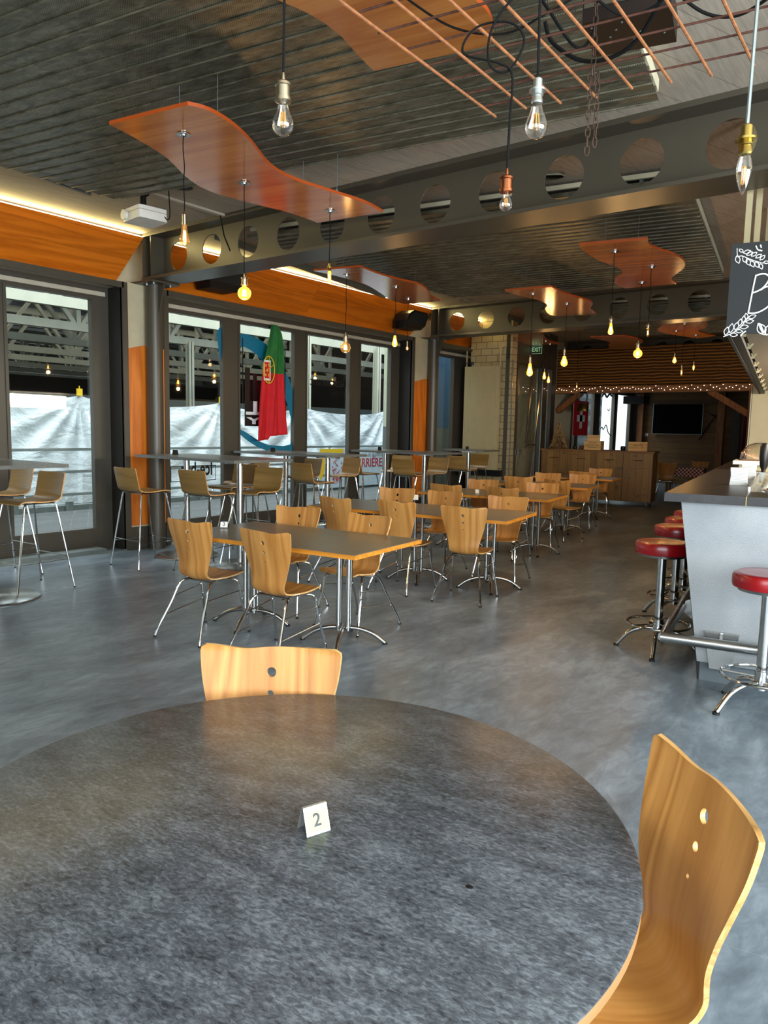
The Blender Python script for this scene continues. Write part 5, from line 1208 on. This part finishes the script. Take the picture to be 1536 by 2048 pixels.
# ================================================================== WINDOW DECALS AND FLAG
XD = -8.432
def decal(name, pts, mat, x=XD, parent=None, n=6):
    P = bez([(0, p[0], p[1]) for p in pts], n, closed=True); bmx = bmesh.new(); vs = [bmx.verts.new((x, p.y, p.z)) for p in P]
    f = bmx.faces.new(vs); bmesh.ops.triangulate(bmx, faces=[f]); me = bpy.data.meshes.new(name); bmx.to_mesh(me); bmx.free(); me.materials.append(M[mat])
    o = bpy.data.objects.new(name, me); COL.objects.link(o); o.parent = parent
    md = o.modifiers.new('s', 'SOLIDIFY'); md.thickness = .0012
    return o
t = thing('logo_sticker', 'teal swirl sticker with black lettering on the flag window', 'sticker', (0, 0, 0), 0)
sw = [(6.95, 2.85), (7.05, 2.96), (7.09, 2.97), (7.09, 1.0)]
# left arm on the first pane
def poly(name, pts, mat, x=XD):
    bmx = bmesh.new(); vs = [bmx.verts.new((x, p[0], p[1])) for p in pts]; f = bmx.faces.new(vs); r = bmesh.ops.triangulate(bmx, faces=[f], ngon_method='EAR_CLIP')
    bmesh.ops.solidify(bmx, geom=bmx.faces[:], thickness=.001); me = bpy.data.meshes.new(name); bmx.to_mesh(me); bmx.free(); me.materials.append(M[mat])
    o = bpy.data.objects.new(name, me); COL.objects.link(o); o.parent = t; return o
poly('swirl', [(6.974, 2.863), (7.02, 2.952), (7.085, 2.985), (7.085, 2.41), (7.017, 2.609)], 'teal')
PR = [(7.352, 2.905, 7.352, 2.676), (7.545, 2.927, 7.467, 2.74), (7.75, 2.885, 7.60, 2.705), (7.926, 2.82, 7.723, 2.652), (8.136, 2.636, 7.979, 2.464), (8.30, 2.48, 8.138, 2.293), (8.42, 2.33, 8.301, 2.102), (8.50, 2.15, 8.40, 1.90), (8.524, 1.9, 8.47, 1.70), (8.524, 1.6, 8.508, 1.51), (8.524, 1.35, 8.50, 1.36), (8.524, 1.19, 8.45, 1.295), (8.3, 1.192, 8.30, 1.27), (7.931, 1.205, 7.983, 1.289), (7.735, 1.268, 7.80, 1.345), (7.563, 1.351, 7.653, 1.419), (7.42, 1.44, 7.50, 1.49), (7.368, 1.50, 7.372, 1.54)]
b = MB(); vs = [v for q in PR for v in ((XD, q[0], q[1]), (XD, q[2], q[3]), (XD+.001, q[0], q[1]), (XD+.001, q[2], q[3]))]
b.add(vs, [f for i in range(len(PR)-1) for f in ((4*i, 4*i+4, 4*i+5, 4*i+1), (4*i+2, 4*i+3, 4*i+7, 4*i+6))]); b.build('swirl', 'teal', t, smooth=False)
poly('swirl', [(8.765, 1.45), (8.80, 1.6), (8.805, 1.75), (8.765, 1.95)], 'teal')
b = MB(); b.box(XD+.002, XD+.003, 7.495, 8.36, 1.575, 1.95); b.box(XD+.002, XD+.003, 7.50, 7.60, 1.95, 2.44); b.box(XD+.002, XD+.003, 7.66, 7.74, 1.95, 2.36); b.box(XD+.002, XD+.003, 7.84, 8.2, 1.95, 2.30); b.build('black_box', 'film_black', t, smooth=False)
text_mesh('ULL', .27, 'lettering', 'film_white', t, MX((XD+.004, 7.93, 1.835), (0, 1, 0), (0, 0, 1)), .0005, mirror=True, bold=.01, xs=1.75)
text_mesh('MEY', .13, 'lettering', 'film_white', t, MX((XD+.004, 7.93, 1.65), (0, 1, 0), (0, 0, 1)), .0005, mirror=True, bold=.006, xs=3.0)
b = MB(); b.box(XD+.001, XD+.002, 7.45, 7.47, 1.9, 2.86); b.box(XD+.001, XD+.002, 8.32, 8.34, 1.9, 2.78); b.build('black_frame_line', 'film_black', t, smooth=False)
t = thing('ice_bar_sticker', 'mirrored black Ice-bar lettering in a thin frame on window', 'sticker', (0, 0, 0), 0)
text_mesh('Ice-bar', .27, 'lettering', 'film_black', t, MX((XD, 6.62, .955), (0, 1, 0), (0, 0, 1)), .0006, mirror=True, bold=.006, xs=.72)
b = MB()
for q in ((6.17, 6.95, .79, .80), (6.17, 6.95, 1.0, 1.01), (6.17, 6.18, .79, 1.01), (6.94, 6.95, .79, 1.01)): b.box(XD, XD+.001, *q)
b.build('frame_line', 'film_black', t, smooth=False)
t = thing('restaurant_sticker', 'mirrored black Restaurant lettering high on the third pane', 'sticker', (0, 0, 0), 0)
text_mesh('Restaurant', .21, 'lettering', 'film_black', t, MX((XD, 9.36, 2.33), (0, 1, 0), (0, 0, 1)), .0006, mirror=True, xs=1.0)
# flag
def flag():
    t = thing('portuguese_flag', 'green and red flag with yellow emblem hanging in the window', 'flag', (-8.30, 7.95, 1.36), 0)
    rows = [(1.74, 7.90, 8.04, .012), (1.62, 7.86, 8.10, .03), (1.40, 7.80, 8.14, .035), (1.15, 7.74, 8.15, .035), (.95, 7.71, 8.16, .035), (.6, 7.67, 8.19, .035), (.3, 7.64, 8.22, .03), (.07, 7.62, 8.24, .03)]
    n = 28
    def surf(q, s):   # q across, s row param
        i = min(int(s), len(rows)-2); f = s-i; a = rows[i]; c = rows[i+1]; z = a[0]+(c[0]-a[0])*f; y0 = a[1]+(c[1]-a[1])*f; y1 = a[2]+(c[2]-a[2])*f; am = a[3]+(c[3]-a[3])*f
        zz = z-(.05*max(0, s-5)/2 if q < .42 else 0)+(.05*(q-.5))*(1 if s > 6 else 0)
        return Vector((am*math.sin(q*13+.6)+.012*math.sin(q*31+s), y0+(y1-y0)*q-7.95, zz))
    m_ = 42; vs = [surf(k/n, j*(len(rows)-1)/m_) for j in range(m_+1) for k in range(n+1)]; b = MB(); fs = []; mi = []
    for j in range(m_):
        for k in range(n):
            fs.append((j*(n+1)+k, j*(n+1)+k+1, (j+1)*(n+1)+k+1, (j+1)*(n+1)+k)); z = vs[fs[-1][0]].z; q = k/n
            mi.append(0 if z > 1.02+.0*(q) - (.0 if q > .45 else -.12*(.45-q)) and not (q < .12 and z < 1.15) else 1)
    b.v = [tuple(v) for v in vs]; b.f = fs; b.mi = mi; o = b.build('cloth', ['green_cloth', 'red_cloth'], t)
    md = o.modifiers.new('s', 'SOLIDIFY'); md.thickness = .002
    c = MB(); P = []
    for k in range(26): a = 2*PI*k/26; P.append((.045, -.13+.115*math.cos(a), 1.06+.20*math.sin(a)))
    c.tube([(x, max(y, -.235), z) for x, y, z in P], .009, 5, closed=True); c.tube([(.05, -.235, 1.02), (.05, -.03, 1.14)], .006, 4); c.tube([(.05, -.13, 1.26), (.05, -.13, .86)], .006, 4); c.build('armillary_ring', 'yellow_cloth', t)
    c = MB(); c.box(.046, .050, -.235, -.10, .90, 1.20); c.build('shield', 'white_cloth', t, smooth=False); c = MB(); c.box(.0502, .053, -.22, -.115, .93, 1.17); c.build('shield_centre', 'red_cloth', t, smooth=False)
    c = MB()
    for a, z in ((-.20, 1.12), (-.14, 1.13), (-.20, .98), (-.14, .98), (-.17, 1.05)): c.box(.053, .055, a-.012, a+.012, z-.02, z+.02)
    c.build('emblem_castle', 'yellow_cloth', t, smooth=False)
flag()

# ================================================================== OUTSIDE
wallbox('ground_deck', 'deck', (-40, -8.52, -8, 40, -.25, -.02))
tr = thing('white_tarpaulin', 'long white tarpaulin hung along the fence outside the windows', 'tarpaulin', (-13.0, 0, 0), 0)
clips = [-6, -2.6, .8, 4.15, 7.49, 10.84, 13.53, 16.9, 20.2]
b = MB(); ny = 520; nz = 26; Y0, Y1 = -6, 20.2; vs = []
for j in range(nz+1):
    for k in range(ny+1):
        y = Y0+(Y1-Y0)*k/ny
        i = max(q for q in range(len(clips)) if clips[q] <= y+1e-6); i = min(i, len(clips)-2); f = (y-clips[i])/(clips[i+1]-clips[i])
        top = 2.10-.17*(math.sin(PI*f)**.55); z = .06+(top-.06)*j/nz
        # folds radiating from the clips
        d = min(f, 1-f)*(clips[i+1]-clips[i]); a = math.atan2(2.1-z, d+.02); amp = .05*min(1, (2.1-z)*1.6+.05)*math.exp(-d*.7)
        x = amp*math.sin(a*16+i*2)+.03*math.sin(y*2.3+z*2)+.02*math.sin(y*7.1-z*3)
        vs.append((x, y, z))
b.add(vs, [(j*(ny+1)+k, j*(ny+1)+k+1, (j+1)*(ny+1)+k+1, (j+1)*(ny+1)+k) for j in range(nz) for k in range(ny)]); b.build('sheet', 'tarp', tr)
for y in clips[3:7]:
    b = MB(); b.box(.02, .06, y-.05, y+.05, 2.07, 2.20); b.tube([(.04, y, 2.05), (.04, y, 2.25)], .01, 5); b.build('clip', 'yellow', tr, smooth=False)
fn = thing('railing', 'grey galvanised railing standing before the white tarpaulin', 'railing', (-12.6, 0, 0), 0)
for z in (1.09, .69, .28): MB().box(-.02, .02, -6, 20, z-.025, z+.025).build('rail', 'galv', fn, smooth=False)
for k in range(9): MB().box(.02, .05, -4+3*k-.03, -4+3*k+.03, -.02, 1.12).build('post', 'galv', fn, smooth=False)
t = thing('deck_kerb', 'pale blue-grey kerb beam at the foot of the tarpaulin', 'kerb', (-12.75, 0, -.02), 0)
MB().box(-.1, .06, -6, 20, 0, .09).build('kerb_beam', 'galv', t, smooth=False)
b = MB()
for k in range(26): b.box(.062, .10, -6+k*1.0, -5.86+k*1.0, 0, .16)
b.build('kerb_bracket', 'galv', t, smooth=False)
t = thing('outdoor_banner', 'outdoor banner with yellow corner and red lettering RRIÈRE S', 'banner', (-12.5, 15.0, .05), 0)
MB().box(-.01, .01, -1.45, 1.45, 0, 1.0).build('board', 'grey_board', t, smooth=False)
b = MB(); b.box(.011, .012, -1.45, -.55, .88, .99); b.add([(.0115, -1.45, .9), (.0115, -1.15, .9), (.0115, -1.3, .3), (.0115, -1.45, .2)], [(0, 1, 2, 3)]); b.build('yellow_corner', 'yellow', t, smooth=False)
text_mesh('CARRIÈRE S', .33, 'lettering', 'red_print', t, MX((.013, .55, .60), (0, 1, 0), (0, 0, 1)), .001, bold=.004, xs=.88)
text_mesh('Maçonnerie et Agencement', .17, 'small_lettering', 'grey_print', t, MX((.013, .55, .83), (0, 1, 0), (0, 0, 1)), .001, xs=.95)
b = MB(); rr = random.Random(4)
for k in range(26):
    y, z = -.95+rr.random()*.35, .1+rr.random()*.7; b.tube(bez([(.013, y, z), (.013, y+rr.uniform(-.08, .08), z+rr.uniform(-.08, .08)), (.013, y+rr.uniform(-.1, .1), z+rr.uniform(-.1, .1))], 3), .007, 4)
b.build('scribble_drawing', 'red_print', t)
# trusses
tr0 = None
for k in range(8):
    x = -15.5-3.7*k
    lab = ['nearest white steel truss outside under the hall roof', 'second white steel truss outside', 'third white steel truss outside', 'fourth white steel truss outside', 'fifth white steel truss outside', 'sixth white steel truss, far back outside', 'seventh white steel truss, far back outside', 'farthest white steel truss outside'][k]
    if tr0 is None:
        t = tr0 = thing('roof_truss', lab, 'truss', (x, 0, 4.15), 0, 'white trusses of the hall outside')
        MB().box(-.09, .09, -10, 38, -.11, .11).build('bottom_chord', 'truss', t, smooth=False)
        MB().box(-.10, .10, -10, 38, 1.75, 2.0).build('top_chord', 'truss', t, smooth=False)
        b = MB(); p = 2.9
        for q in range(14):
            y = -9+p*q; b.bar((0, y, 0), (0, y, 1.8), .12, .12); b.bar((0, y+.12, .1), (0, y+p/2, 1.8), .10, .12); b.bar((0, y-.12, .1), (0, y-p/2, 1.8), .10, .12)
        b.build('web_bracing', 'truss', t, smooth=False)
    else:
        t = copy_tree(tr0); t.location = (x, .9*((k*3) % 4), 4.15); tag(t, lab, 'truss', 'white trusses of the hall outside')
wallbox('wall_outside_low', 'outgrey', (-21.3, -21.1, 8, 30, -.02, 2.4))
wallbox('roof_outside', 'roof_dark', (-48, -14.9, -10, 40, 6.3, 6.45))
wallbox('wall_outside_far', 'wall_dark', (-46, -45.8, -10, 40, -.2, 6.3))
wallbox('wall_outside_end', 'wall_dark', (-46, -14.9, 30, 30.2, -.2, 6.3), (-46, -14.9, -10, -9.8, -.2, 6.3))
b = MB(); b.box(-34.4, -34.3, -10, 30, 0, 3.7); struct(b.build('wall_outside_curtain', 'wall_dark', smooth=False))
for i, (x, y, l) in enumerate(((-14.2, 14.85, 'white steel column outside, seen through third pane'), (-18.4, 14.2, 'white steel column outside behind the first pane'), (-18.6, 3.2, 'grey steel column outside left window, left one'), (-18.6, 6.4, 'grey steel column outside left window, right one'), (-14.2, 17.95, 'white steel column outside near the grey-cream pier'))):
    t = thing('hall_column', l, 'column', (x, y, -.02), 0, 'steel columns of the hall outside'); b = MB(); b.box(-.09, .09, -.012, .012, 0, 4.05); b.box(-.09, -.07, -.09, .09, 0, 4.05); b.box(.07, .09, -.09, .09, 0, 4.05); b.build('shaft', 'truss', t, smooth=False)
wallbox('wall_outside_pier', 'outcream', (-9.35, -8.62, 12.05, 12.3, 1.62, 4.2)); wallbox('wall_outside_pier_base', 'outgrey', (-9.35, -8.62, 12.05, 12.3, -.02, 1.62))
wallbox('wall_outside_blue', 'outblue', (-10.2, -10.0, 13.5, 17.6, 1.62, 4.2)); wallbox('wall_outside_blue_base', 'outgrey', (-10.2, -10.0, 13.5, 17.6, -.02, 1.62))
wallbox('wall_outside_block', 'brick_out', (-10.8, -10.6, 17.8, 27, -.02, 4.2))
